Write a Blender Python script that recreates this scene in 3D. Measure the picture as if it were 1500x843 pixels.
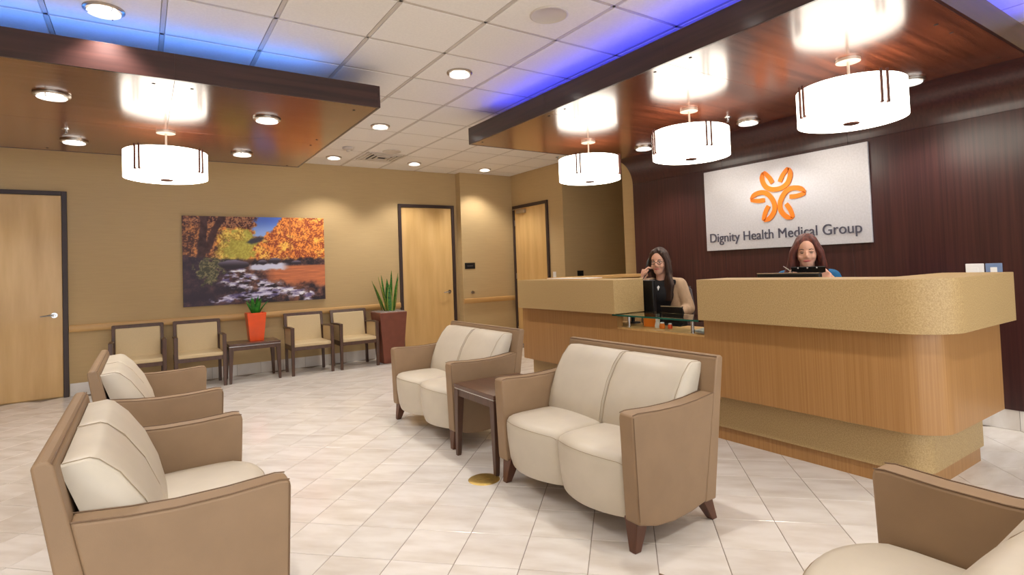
import bpy, bmesh, math, random
import numpy as np
from mathutils import Vector, Matrix
R = math.radians
random.seed(7)
for o in list(bpy.data.objects): bpy.data.objects.remove(o)
SC = bpy.context.scene
COL = SC.collection

# ------------------------------------------------------------------ camera
CAM_H = 1.345
def cam_axes(yaw, pitch, roll):
    cy, sy = math.cos(yaw), math.sin(yaw)
    r = np.array([cy, sy, 0.]); f = np.array([-sy, cy, 0.]); d = np.array([0, 0, -1.])
    cp, sp = math.cos(pitch), math.sin(pitch)
    f2 = cp*f - sp*d; d2 = cp*d + sp*f
    cr, sr = math.cos(roll), math.sin(roll)
    return cr*r + sr*d2, -sr*r + cr*d2, f2
_r, _d, _f = cam_axes(R(-33.826), R(1.636), R(2.066))
FPX = 810.0
cam = bpy.data.cameras.new('camera'); camo = bpy.data.objects.new('camera', cam); COL.objects.link(camo)
camo.matrix_world = Matrix(((_r[0], -_d[0], -_f[0], 0), (_r[1], -_d[1], -_f[1], 0), (_r[2], -_d[2], -_f[2], CAM_H), (0, 0, 0, 1)))
cam.sensor_fit = 'HORIZONTAL'; cam.sensor_width = 36.0; cam.lens = FPX/1500*36; cam.shift_y = -(421.5-369.9)/1500
cam.clip_start = 0.02
SC.camera = camo
def project(x, y, z):
    v = np.array([x, y, z-CAM_H]); w = v @ _f
    if w < 0.05: return None
    return 750+FPX*(v @ _r)/w, 369.9+FPX*(v @ _d)/w, w

# ------------------------------------------------------------------ world, exposure
wd = bpy.data.worlds.new('world'); SC.world = wd; wd.use_nodes = True
wd.node_tree.nodes['Background'].inputs[0].default_value = (0.9, 0.95, 1, 1)
wd.node_tree.nodes['Background'].inputs[1].default_value = 4.2
SC.view_settings.view_transform = 'Standard'; SC.view_settings.look = 'None'
SC.view_settings.exposure = 0.08; SC.view_settings.gamma = 1.0; SC.view_settings.use_curve_mapping = False
DOWN_W = 62.0        # watts of every recessed downlight
PEND_E = 5.5         # emission of the drum shades
LED_E = 17.0

# ------------------------------------------------------------------ materials
def s2l(c): return tuple(((v/255)/12.92 if v/255 <= .04045 else ((v/255+.055)/1.055)**2.4) for v in c)
class NT:
    def __init__(s, name):
        s.m = bpy.data.materials.new(name); s.m.use_nodes = True
        s.t = s.m.node_tree; s.b = s.t.nodes['Principled BSDF']
    def n(s, typ, **kw):
        x = s.t.nodes.new(typ)
        for k, v in kw.items(): setattr(x, k, v)
        return x
    def l(s, a, b): s.t.links.new(a, b)
def mat(name, col, rough=.5, metal=0., var=.06, vscale=(6, 6, 6), detail=4, bump=0., bscale=60, coat=0., coatr=.1, spec=.5,
        trans=0., ior=1.45, emit=None, es=0., objvar=0., col2=None, sss=0., lo=.35, hi=.65):
    """noise-toned principled material; col/col2 are sRGB 0-255"""
    T = NT(name); b = T.b
    c = s2l(col); c2 = s2l(col2) if col2 else tuple(v*(1-var*2.2) for v in c)
    tc = T.n('ShaderNodeTexCoord'); mp = T.n('ShaderNodeMapping'); mp.inputs['Scale'].default_value = vscale
    T.l(tc.outputs['Object'], mp.inputs['Vector'])
    vec = mp.outputs['Vector']
    if objvar:
        oi = T.n('ShaderNodeObjectInfo'); va = T.n('ShaderNodeVectorMath', operation='SCALE'); va.inputs[0].default_value = (37, 91, 53)
        T.l(oi.outputs['Random'], va.inputs['Scale']); ad = T.n('ShaderNodeVectorMath', operation='ADD')
        T.l(vec, ad.inputs[0]); T.l(va.outputs[0], ad.inputs[1]); vec = ad.outputs[0]
    nz = T.n('ShaderNodeTexNoise'); nz.inputs['Detail'].default_value = detail; nz.inputs['Scale'].default_value = 1.0
    T.l(vec, nz.inputs['Vector'])
    cr = T.n('ShaderNodeValToRGB'); cr.color_ramp.elements[0].position = lo; cr.color_ramp.elements[1].position = hi
    cr.color_ramp.elements[0].color = (*c2, 1); cr.color_ramp.elements[1].color = (*c, 1)
    T.l(nz.outputs['Fac'], cr.inputs['Fac'])
    out = cr.outputs['Color']
    if objvar:
        hs = T.n('ShaderNodeHueSaturation'); mr = T.n('ShaderNodeMapRange')
        mr.inputs['To Min'].default_value = 1-objvar; mr.inputs['To Max'].default_value = 1+objvar
        T.l(oi.outputs['Random'], mr.inputs['Value']); T.l(mr.outputs[0], hs.inputs['Value']); T.l(out, hs.inputs['Color']); out = hs.outputs['Color']
    T.l(out, b.inputs['Base Color'])
    b.inputs['Roughness'].default_value = rough; b.inputs['Metallic'].default_value = metal
    b.inputs['Coat Weight'].default_value = coat; b.inputs['Coat Roughness'].default_value = coatr
    b.inputs['Specular IOR Level'].default_value = spec; b.inputs['Transmission Weight'].default_value = trans; b.inputs['IOR'].default_value = ior
    if sss: b.inputs['Subsurface Weight'].default_value = sss; b.inputs['Subsurface Radius'].default_value = (.02, .008, .004)
    if emit: b.inputs['Emission Color'].default_value = (*s2l(emit), 1); b.inputs['Emission Strength'].default_value = es
    if bump:
        bn = T.n('ShaderNodeTexNoise'); bn.inputs['Scale'].default_value = bscale; bn.inputs['Detail'].default_value = 3
        T.l(tc.outputs['Object'], bn.inputs['Vector']); bp = T.n('ShaderNodeBump'); bp.inputs['Strength'].default_value = bump; bp.inputs['Distance'].default_value = .002
        T.l(bn.outputs['Fac'], bp.inputs['Height']); T.l(bp.outputs['Normal'], b.inputs['Normal'])
    return T.m
M = {}
M['wall'] = mat('tan_wallcovering', (194, 166, 120), .75, var=.02, vscale=(4, 4, 60), detail=5, bump=.25, bscale=180)
M['ceiling'] = mat('ceiling_tile_white', (240, 234, 226), .9, var=.02, vscale=(60, 60, 60), bump=.3, bscale=250, objvar=.02)
M['tgrid'] = mat('ceiling_grid_metal', (205, 194, 182), .5, var=.02)
M['stone'] = mat('cream_stone_tile', (226, 220, 213), .16, var=.05, col2=(207, 197, 186), vscale=(3, 9, 3), detail=7, objvar=.035, spec=.5, lo=.3, hi=.62)
M['grout'] = mat('grey_grout', (136, 122, 110), .85, var=.08, vscale=(30, 30, 30))
def wood(name, col, col2, axis, rough, coat=0., fine=1., coatr=.1, spec=.5):
    sc = {'x': (1.2, 26*fine, 26*fine), 'y': (26*fine, 1.2, 26*fine), 'z': (26*fine, 26*fine, 1.0)}[axis]
    return mat(name, col, rough, col2=col2, vscale=sc, detail=6, coat=coat, coatr=coatr, lo=.3, hi=.7, spec=spec)
M['dwall'] = wood('dark_wood_vertical', (70, 38, 35), (49, 26, 26), 'z', .28, .3, 2.2, .2)
M['dsoffit'] = wood('dark_wood_soffit', (118, 62, 38), (70, 34, 22), 'x', .22, .6, 1., .16)
M['dfascX'] = wood('dark_wood_fascia', (66, 38, 34), (42, 22, 20), 'x', .3, .3)
M['dfascY'] = wood('dark_wood_fascia_long', (66, 38, 34), (42, 22, 20), 'y', .3, .3)
M['oak'] = wood('ribbed_oak_veneer', (176, 131, 80), (158, 113, 64), 'z', .4, .12, 5.)
M['maple'] = wood('maple_door_veneer', (222, 184, 124), (204, 162, 100), 'z', .35, .15, .35)
M['rail'] = wood('maple_rail', (210, 168, 108), (190, 146, 88), 'x', .4, .1, .6)
M['laminate'] = mat('speckled_tan_laminate', (190, 162, 114), .45, col2=(166, 137, 92), vscale=(150, 150, 150), detail=5, spec=.4)
M['frame'] = mat('dark_bronze_frame', (62, 46, 42), .45, var=.05)
M['tanleather'] = mat('tan_vinyl', (152, 125, 97), .5, var=.04, vscale=(8, 8, 8), bump=.15, bscale=300, spec=.4)
M['cream'] = mat('cream_vinyl', (206, 195, 177), .42, var=.04, vscale=(5, 5, 5), bump=.3, bscale=14, spec=.45)
M['piping'] = mat('brown_seam_piping', (122, 96, 72), .6, var=.05)
M['seam'] = mat('cushion_seam', (168, 150, 124), .6, var=.05)
M['legwood'] = mat('walnut_leg', (96, 58, 40), .4, var=.1, vscale=(40, 40, 5), coat=.2)
M['chairwood'] = mat('dark_walnut_frame', (86, 58, 44), .4, var=.12, vscale=(30, 30, 6), coat=.2)
M['tabletop'] = mat('walnut_top', (92, 62, 48), .3, var=.12, vscale=(30, 4, 30), coat=.4)
M['fabric'] = mat('beige_chair_fabric', (206, 184, 144), .7, var=.02, vscale=(90, 90, 90), bump=.2, bscale=300)
M['chrome'] = mat('brushed_steel', (200, 200, 200), .25, 1., var=.03)
M['nickel'] = mat('satin_nickel', (190, 178, 165), .3, 1., var=.03)
M['brass'] = mat('brass', (196, 166, 96), .42, .9, var=.05, vscale=(30, 30, 30))
M['lens'] = mat('downlight_lens', (255, 255, 255), .4, emit=(255, 250, 242), es=5.)
M['ringglass'] = mat('downlight_glass_ring', (235, 235, 235), .2, emit=(255, 250, 242), es=.9)
M['shade'] = mat('white_fabric_shade', (250, 246, 238), .8, emit=(255, 246, 230), es=PEND_E)
M['bronze'] = mat('pendant_bronze', (92, 52, 40), .6, 0., var=.05)
M['plate'] = mat('pendant_canopy', (205, 190, 175), .35, .6, var=.03)
M['ledL'] = mat('led_strip_azure', (120, 170, 255), .5, emit=(70, 140, 255), es=LED_E)
M['ledR'] = mat('led_strip_blue', (100, 110, 255), .5, emit=(52, 60, 255), es=LED_E)
M['black'] = mat('black_plastic', (20, 19, 20), .4, var=.1)
M['dkgrey'] = mat('grey_mesh', (92, 86, 90), .6, var=.1, vscale=(90, 90, 90))
M['white'] = mat('white_plastic', (235, 232, 228), .4, var=.02)
M['bluegrey'] = mat('blue_grey_plate', (120, 140, 175), .4, var=.05)
M['alu'] = mat('brushed_aluminium_sign', (214, 214, 220), .38, .55, var=.04, vscale=(60, 2, 60))
M['orange'] = mat('orange_enamel', (236, 124, 28), .45, var=.04)
M['charcoal'] = mat('charcoal_letters', (74, 72, 86), .5, var=.05)
M['pot'] = mat('glazed_orange_pot', (236, 84, 22), .35, var=.06, vscale=(8, 8, 8), coat=.2)
M['planter'] = mat('brown_planter', (126, 70, 52), .55, var=.06, vscale=(10, 10, 10))
M['gravel'] = mat('pale_gravel', (170, 156, 146), .8, var=.25, vscale=(90, 90, 90))
M['leaf'] = mat('green_leaf', (70, 140, 52), .45, col2=(22, 70, 30), vscale=(20, 20, 60), detail=4)
M['leafedge'] = mat('yellow_leaf_margin', (170, 180, 80), .5, var=.1)
M['leaf2'] = mat('bright_green_leaf', (52, 140, 40), .4, col2=(24, 90, 28), vscale=(20, 20, 20))
M['glass'] = mat('clear_glass', (225, 245, 238), .03, trans=1., ior=1.45, var=0)
M['glassedge'] = mat('green_glass_edge', (30, 90, 74), .15, var=.05)
M['skin'] = mat('skin', (224, 172, 146), .5, var=.03, vscale=(20, 20, 20), sss=.1)
M['hair1'] = mat('dark_brown_hair', (66, 42, 30), .55, col2=(36, 22, 16), vscale=(90, 90, 6), detail=3)
M['hair2'] = mat('auburn_hair', (112, 56, 44), .55, col2=(60, 28, 25), vscale=(90, 90, 6), detail=3)
M['blacktop'] = mat('black_knit', (22, 20, 24), .8, var=.1)
M['cardigan'] = mat('tan_cardigan', (186, 156, 126), .85, var=.08, vscale=(30, 30, 8), bump=.4, bscale=120)
M['blue'] = mat('blue_sweater', (22, 98, 146), .8, var=.08, bump=.3, bscale=150)
M['trousers'] = mat('dark_trousers', (36, 34, 42), .8, var=.08)
M['lip'] = mat('lips', (190, 92, 92), .4, var=.02)
M['eyewhite'] = mat('eye_white', (236, 230, 226), .3, var=0)
M['paper'] = mat('white_paper', (236, 234, 230), .7, var=.02)
M['vent'] = mat('vent_white', (208, 198, 186), .5, var=.02)
M['grille'] = mat('speaker_grille', (172, 158, 142), .7, var=.1, vscale=(150, 150, 150))
M['dark'] = mat('dark_void', (30, 26, 24), .8, var=.05)

# ------------------------------------------------------------------ mesh helpers
class MB:
    def __init__(s): s.v = []; s.f = []; s.mi = []
    def add(s, vs, fs, mi=0):
        o = len(s.v); s.v += [tuple(v) for v in vs]; s.f += [tuple(i+o for i in f) for f in fs]; s.mi += [mi]*len(fs); return s
    def box(s, a, b, mi=0):
        x0, y0, z0 = a; x1, y1, z1 = b
        return s.add([(x0,y0,z0),(x1,y0,z0),(x1,y1,z0),(x0,y1,z0),(x0,y0,z1),(x1,y0,z1),(x1,y1,z1),(x0,y1,z1)],
                     [(3,2,1,0),(4,5,6,7),(0,1,5,4),(1,2,6,5),(2,3,7,6),(3,0,4,7)], mi)
    def loft(s, rings, cap=True, closed=True, mi=0):
        n = len(rings[0]); vs = [p for r in rings for p in r]; fs = []
        for k in range(len(rings)-1):
            for i in range(n if closed else n-1):
                j = (i+1) % n; fs.append((k*n+i, k*n+j, (k+1)*n+j, (k+1)*n+i))
        if cap: fs.append(tuple(range(n-1, -1, -1))); fs.append(tuple((len(rings)-1)*n+i for i in range(n)))
        return s.add(vs, fs, mi)
    def frustum(s, c0, h0, c1, h1, mi=0):
        """square prism from centre c0 (half sizes h0) to c1"""
        def ring(c, h):
            hx, hy = (h, h) if not isinstance(h, tuple) else h
            return [(c[0]-hx, c[1]-hy, c[2]), (c[0]+hx, c[1]-hy, c[2]), (c[0]+hx, c[1]+hy, c[2]), (c[0]-hx, c[1]+hy, c[2])]
        return s.loft([ring(c0, h0), ring(c1, h1)], mi=mi)
    def prism(s, poly, axis, a, b, mi=0):
        f = {'x': lambda t, p: (t, p[0], p[1]), 'y': lambda t, p: (p[0], t, p[1]), 'z': lambda t, p: (p[0], p[1], t)}[axis]
        return s.loft([[f(a, p) for p in poly], [f(b, p) for p in poly]], mi=mi)
    def tube(s, path, r, n=8, mi=0, cap=True):
        rings = []
        P = [Vector(p) for p in path]
        for i, p in enumerate(P):
            d = (P[min(i+1, len(P)-1)]-P[max(i-1, 0)]).normalized()
            up = Vector((0, 0, 1)) if abs(d.z) < .9 else Vector((1, 0, 0))
            a = d.cross(up).normalized(); b = a.cross(d)
            rr = r[i] if isinstance(r, (list, tuple)) else r
            rings.append([tuple(p+rr*(math.cos(2*math.pi*k/n)*a+math.sin(2*math.pi*k/n)*b)) for k in range(n)])
        return s.loft(rings, cap, mi=mi)
    def lathe(s, prof, c=(0, 0, 0), n=32, mi=0):
        rings = [[(c[0]+r*math.cos(2*math.pi*k/n), c[1]+r*math.sin(2*math.pi*k/n), c[2]+z) for k in range(n)] for r, z in prof]
        return s.loft(rings, True, mi=mi)
    def ell(s, c, r, n=20, m=12, mi=0):
        rings = [[(c[0]+r[0]*math.sin(t)*math.cos(a), c[1]+r[1]*math.sin(t)*math.sin(a), c[2]+r[2]*math.cos(t)) for a in [2*math.pi*k/n for k in range(n)]]
                 for t in [math.pi*(.02+.96*i/(m-1)) for i in range(m)]]
        return s.loft(rings, True, mi=mi)
    def mesh(s, name, mats, smooth=35):
        me = bpy.data.meshes.new(name); me.from_pydata(s.v, [], s.f)
        for m in (mats if isinstance(mats, (list, tuple)) else [mats]): me.materials.append(m)
        if any(s.mi): me.polygons.foreach_set('material_index', s.mi)
        bm = bmesh.new(); bm.from_mesh(me); bmesh.ops.recalc_face_normals(bm, faces=bm.faces); bm.to_mesh(me); bm.free()
        if smooth: me.shade_smooth(); me.set_sharp_from_angle(angle=R(smooth))
        me.update(); return me
    def build(s, name, mats, parent=None, bevel=0., seg=2, smooth=35):
        return link(name, s.mesh(name, mats, smooth), parent, bevel, seg)
def link(name, data, parent=None, bevel=0., seg=2):
    o = bpy.data.objects.new(name, data); COL.objects.link(o)
    if parent is not None: o.parent = parent
    if bevel:
        b = o.modifiers.new('bevel', 'BEVEL'); b.width = bevel; b.segments = seg; b.limit_method = 'ANGLE'; b.angle_limit = R(40); b.harden_normals = False
    return o
def tag(o, label, cat, group=None, kind=None):
    o['label'] = label
    if cat: o['category'] = cat
    if group: o['group'] = group
    if kind: o['kind'] = kind
    return o
def struct(o, label=None):
    o['kind'] = 'structure'
    if label: o['label'] = label
    return o
def empty(name, loc=(0, 0, 0), rz=0.):
    o = bpy.data.objects.new(name, None); COL.objects.link(o); o.location = loc; o.rotation_euler = (0, 0, rz); o.empty_display_size = .1
    return o
def thing(name, label, cat, loc=(0, 0, 0), rz=0., group=None):
    return tag(empty(name, loc, rz), label, cat, group)
def copy_tree(o, parent=None):
    c = o.copy(); COL.objects.link(c); c.parent = parent
    for ch in list(o.children): copy_tree(ch, c)
    return c
def bx(name, a, b, m, parent=None, bevel=0.): return MB().box(a, b).build(name, m, parent, bevel)
def remesh(name, mb, m, voxel, parent=None, sm=4, smooth_f=.5):
    me = mb.mesh('tmp', m, 0); o = bpy.data.objects.new('tmp', me); COL.objects.link(o)
    r = o.modifiers.new('r', 'REMESH'); r.mode = 'VOXEL'; r.voxel_size = voxel; r.use_smooth_shade = True
    s = o.modifiers.new('s', 'SMOOTH'); s.iterations = sm; s.factor = smooth_f
    dg = bpy.context.evaluated_depsgraph_get(); me2 = bpy.data.meshes.new_from_object(o.evaluated_get(dg))
    bpy.data.objects.remove(o)
    me2.materials.clear(); me2.materials.append(m); me2.name = name; me2.shade_smooth()
    return link(name, me2, parent)

# ------------------------------------------------------------------ room dimensions
ZC = 3.022; YB = 8.5; YJ = 8.34; XJ = 4.56; XR = 5.62; XW = 5.378; XL = -4.0; YF = -3.2
ZS = 2.68; ZT = 2.855          # canopy soffit and top
Y_SEAMS = [5.09, 3.77, 2.45, 1.13]

# ---- floor: grout slab and diagonal stone tiles
floor = struct(bx('floor', (XL-.1, YF-.1, -.12), (7.6, YB+.3, -.0025), M['grout']))
TS = .3048; ta = R(-45); tu = Vector((math.cos(ta), math.sin(ta))); tv = Vector((-math.sin(ta), math.cos(ta))); T0 = Vector((.7342, 2.7427))
def tile_mesh(name, s, m):
    h = s/2-.0016; c = .0015
    r0 = [(-h,-h,-.012),(h,-h,-.012),(h,h,-.012),(-h,h,-.012)]
    r1 = [(x, y, -c) for x, y, _ in r0]; r2 = [(x*(1-c/h), y*(1-c/h), 0) for x, y, _ in r0]
    return MB().loft([r0, r1, r2]).mesh(name, m, 0)
tmesh = tile_mesh('floor_tile', TS, M['stone'])
cand = []
for i in range(-45, 46):
    for j in range(-45, 46):
        c = T0+TS*((i+.5)*tu+(j+.5)*tv)
        inroom = XL < c.x < XW and YF < c.y < YB or (XW <= c.x < 7.4 and 5.4 < c.y < 6.9)
        if not inroom: continue
        pr = project(c.x, c.y, 0); vis = 0
        if pr and -60 < pr[0] < 1560 and pr[1] < 900 and not (c.x > 3.75 and c.y < 5.0) : vis = 1/pr[2]**2
        cand.append((vis, c, i, j))
cand.sort(key=lambda t: -t[0])
rest = MB()
for k, (vis, c, i, j) in enumerate(cand):
    if k < 300 and vis > 0:
        o = link('floor_tile', tmesh, floor); o.location = (c.x, c.y, 0); o.rotation_euler = (0, 0, ta)
    else:
        h = TS/2-.0016; q = [c+tu*a+tv*b for a, b in ((-h,-h),(h,-h),(h,h),(-h,h))]
        rest.loft([[(p.x, p.y, -.012) for p in q], [(p.x, p.y, 0) for p in q]])
o = rest.build('floor_tiles_beyond', M['stone'], floor, smooth=0); o['kind'] = 'stuff'

# ---- walls
def wall(name, a, b, m=None): return struct(bx(name, a, b, m or M['wall']))
wall('wall_back', (XL, YB, -.05), (XJ, YB+.15, ZC+.1))
wall('wall_back_jog', (XJ, YJ, -.05), (XR+.15, YB+.15, ZC+.1))
wall('wall_left', (XL-.15, YF, -.05), (XL, YB, ZC+.1))
wall('wall_front_sill', (XL-.15, YF-.15, -.05), (7.5, YF, .25)); wall('wall_front_header', (XL-.15, YF-.15, 2.7), (7.5, YF, ZC+.1))
WX = [-3.8, -2.0, -.2, 1.6, 3.4, 5.2]  # unseen storefront glazing, added to bring fill daylight into the room
for x0, x1 in ((XL-.15, WX[0]), (WX[-1], 7.5)): wall('wall_front_pier', (x0, YF-.15, .25), (x1, YF, 2.7))
TP = NT('window_pane'); _tb = TP.n('ShaderNodeBsdfTransparent'); _gb = TP.n('ShaderNodeBsdfGlossy'); _gb.inputs['Roughness'].default_value = .02; _mx = TP.n('ShaderNodeMixShader'); _mx.inputs[0].default_value = .07
TP.l(_tb.outputs[0], _mx.inputs[1]); TP.l(_gb.outputs[0], _mx.inputs[2]); TP.l(_mx.outputs[0], TP.t.nodes['Material Output'].inputs[0])
for i in range(5):
    a, b = WX[i], WX[i+1]; wdw = struct(empty('window_%d' % (i+1)), 'tall storefront window in the front wall')
    for nm, p, q in (('stile', (a, YF-.1, .25), (a+.05, YF-.04, 2.7)), ('stile', (b-.05, YF-.1, .25), (b, YF-.04, 2.7)), ('rail', (a+.05, YF-.1, .25), (b-.05, YF-.04, .31)), ('rail', (a+.05, YF-.1, 2.64), (b-.05, YF-.04, 2.7))): bx(nm, p, q, M['frame'], wdw)
    bx('pane', (a+.05, YF-.074, .31), (b-.05, YF-.068, 2.64), TP.m, wdw)
PL = bpy.data.lights.new('window_portal', 'AREA'); PL.shape = 'RECTANGLE'; PL.size = 9.0; PL.size_y = 2.45; PL.cycles.is_portal = True  # sampling guide for daylight through the added glazing
_po = bpy.data.objects.new('window_portal', PL); COL.objects.link(_po); _po.location = (.7, YF-.16, 1.475); _po.rotation_euler = (R(90), 0, 0)
wall('wall_right_far', (XR, 6.88, -.05), (XR+.15, YJ, ZC+.1))
wall('wall_corridor_far', (XR+.15, 6.88, -.05), (7.6, 7.03, ZC+.1))
wall('wall_corridor_near', (XR, 5.13, -.05), (7.6, 5.546, ZC+.1))
wall('wall_corridor_end', (7.5, 5.546, -.05), (7.6, 6.88, ZC+.1))
wall('wall_corridor_header', (XR, 5.546, 2.69), (XR+.15, 6.88, ZC+.1))
# reception wall: backing with dark wood panels, cove panels above
wr = struct(bx('wall_right', (XW+.02, YF, -.05), (XR+.12, 5.13, ZC+.1), M['wall']))
ys = [5.12]+Y_SEAMS[1:]+[-.19, -1.51, YF]
CR = ZS-2.385
for y1, y0 in zip(ys[:-1], ys[1:]):
    bx('wood_panel', (XW, y0+.0015, .152), (XW+.021, y1-.0015, 2.3835), M['dwall'], wr, .001)
# ---- stone skirting
def skirting(name, p0, p1, nrm):
    p0 = Vector(p0); p1 = Vector(p1); d = (p1-p0); L = d.length; d.normalize(); n = Vector(nrm)
    a = p0+n*.004
    base = struct(MB().add([(p0.x,p0.y,0),(p1.x,p1.y,0),(p1.x+n.x*.006,p1.y+n.y*.006,0),(p0.x+n.x*.006,p0.y+n.y*.006,0),
        (p0.x,p0.y,.148),(p1.x,p1.y,.148),(p1.x+n.x*.006,p1.y+n.y*.006,.148),(p0.x+n.x*.006,p0.y+n.y*.006,.148)],
        [(0,1,2,3),(4,5,6,7),(0,1,5,4),(1,2,6,5),(2,3,7,6),(3,0,4,7)]).build(name, M['grout'], smooth=0))
    k = max(1, round(L/.3048)); w = L/k
    for i in range(k):
        q0 = p0+d*(i*w+.0015); q1 = p0+d*((i+1)*w-.0015); e = n*.012
        MB().loft([[(q0.x,q0.y,.002),(q1.x,q1.y,.002),(q1.x+e.x,q1.y+e.y,.002),(q0.x+e.x,q0.y+e.y,.002)],
                   [(q0.x,q0.y,.152),(q1.x,q1.y,.152),(q1.x+e.x,q1.y+e.y,.152),(q0.x+e.x,q0.y+e.y,.152)]]).build('skirting_tile', M['stone'], base, smooth=0)
skirting('baseboard_back', (-.735, YB), (3.475, YB), (0, -1))
skirting('baseboard_back_left', (-4, YB), (-1.82, YB), (0, -1))
skirting('baseboard_jog', (XJ, YJ), (XR, YJ), (0, -1))
skirting('baseboard_right', (XW+.02, 5.12), (XW+.02, -.2), (-1, 0))
skirting('baseboard_right_far', (XR, 7.24), (XR, 6.88), (-1, 0))
# ---- wooden crash rail
def rail(name, poly_axis, a, b, fixed, out):
    if poly_axis == 'x': prof = [(fixed, .765), (fixed-.03, .765), (fixed-.04, .78), (fixed-.04, .835), (fixed-.03, .85), (fixed, .85)]; o = MB().prism(prof, 'x', a, b)
    return struct(o.build(name, M['rail'], bevel=.004))
rail('trim_1', 'x', -.735, 3.475, YB, 0); rail('trim_2', 'x', XJ, XR, YJ, 0); rail('trim_3', 'x', -4, -1.82, YB, 0)

# ---- ceiling: suspended grid with tiles
ceil = struct(bx('ceiling', (XL, YF, ZC+.03), (7.6, YB+.1, ZC+.15), M['ceiling']))
G = .6096; GX, GY = -1.083, 4.376
ctm = MB().loft([[(-G/2+.012,-G/2+.012,.012),(G/2-.012,-G/2+.012,.012),(G/2-.012,G/2-.012,.012),(-G/2+.012,G/2-.012,.012)],
                 [(-G/2+.018,-G/2+.018,-.002),(G/2-.018,-G/2+.018,-.002),(G/2-.018,G/2-.018,-.002),(-G/2+.018,G/2-.018,-.002)]]).mesh('ceiling_tile', M['ceiling'], 0)
farct = MB()
i0, i1 = int((XL-GX)/G)-1, int((XR-GX)/G)+2; j0, j1 = int((YF-GY)/G)-1, int((YB-GY)/G)+2
for i in range(i0, i1):
    for j in range(j0, j1):
        cx, cy = GX+(i+.5)*G, GY+(j+.5)*G
        if not (XL-.2 < cx < XR+.25 and YF-.2 < cy < YB+.2): continue
        pr = project(cx, cy, ZC)
        if pr and -120 < pr[0] < 1620 and -90 < pr[1] < 300 and cx < XR:
            o = link('ceiling_tile', ctm, ceil); o.location = (cx, cy, ZC)
        else: farct.loft([[(cx+a*G*.47, cy+b*G*.47, ZC+.012) for a, b in ((-1,-1),(1,-1),(1,1),(-1,1))], [(cx+a*G*.47, cy+b*G*.47, ZC-.002) for a, b in ((-1,-1),(1,-1),(1,1),(-1,1))]])
o = farct.build('ceiling_tiles_beyond', M['ceiling'], ceil, smooth=0); o['kind'] = 'stuff'
for i in range(i0, i1+1):
    x = GX+i*G
    if XL < x < XR: bx('grid_bar', (x-.012, YF, ZC), (x+.012, YB, ZC+.03), M['tgrid'], ceil)
for j in range(j0, j1+1):
    y = GY+j*G
    if YF < y < YB: bx('grid_bar', (XL, y-.012, ZC), (XR, y+.012, ZC+.03), M['tgrid'], ceil)

# ---- doors
def door(n, axis, a, b, wallpos, handle_at, label, h=2.41, hinge=None, closer=False):
    """leaf between a and b along axis, recessed in a dark frame on the wall plane"""
    root = struct(empty('door_%d' % n), label)
    def pb(name, u0, u1, d0, d1, z0, z1, m, par=root, bev=0.):
        if axis == 'x': return bx(name, (u0, wallpos-d1, z0), (u1, wallpos-d0, z1), m, par, bev)
        return bx(name, (wallpos-d1, u0, z0), (wallpos-d0, u1, z1), m, par, bev)
    f = .05
    pb('door_leaf', a+.004, b-.004, -.03, .012, .012, h-.004, M['maple'], bev=.002)
    pb('door_jamb', a-f, a, -.03, .03, 0, h+f, M['frame'], bev=.003); pb('door_jamb', b, b+f, -.03, .03, 0, h+f, M['frame'], bev=.003)
    pb('door_head', a, b, -.03, .03, h, h+f, M['frame'], bev=.003)
    if handle_at is not None:
        s = 1 if handle_at < (a+b)/2 else -1
        hz = .98
        def P(u, d, z): return (u, wallpos-d, z) if axis == 'x' else (wallpos-d, u, z)
        hd = MB().tube([P(handle_at, .012, hz), P(handle_at, .022, hz)], .032, 20)
        hd.tube([P(handle_at, .02, hz), P(handle_at, .065, hz)], .011, 12)
        hd.tube([P(handle_at, .062, hz), P(handle_at+s*.04, .066, hz+.003), P(handle_at+s*.125, .058, hz-.006)], [.012, .011, .008], 10)
        hd.build('lever_handle', M['chrome'], root)
    if hinge is not None:
        for z in (.25, 1.2, 2.15): pb('hinge', hinge-.012, hinge+.012, .012, .022, z-.05, z+.05, M['nickel'])
    if closer:
        pb('door_closer', b-.36, b-.10, .012, .06, h-.10, h-.035, M['nickel'], bev=.006)
        pb('closer_arm', b-.30, b-.02, .06, .07, h-.03, h-.015, M['nickel'])
    return root
door(1, 'x', 3.53, 4.45, YB, 4.37, 'maple door with dark frame between the tall planter and the wall jog')
door(2, 'x', -1.75, -.79, YB, -.87, 'maple door with dark frame and lever handle left of the chair row')
door(3, 'y', 7.31, 8.24, XR, None, 'maple door with overhead closer and hinges next to the corridor opening', hinge=8.24, closer=True)

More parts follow.
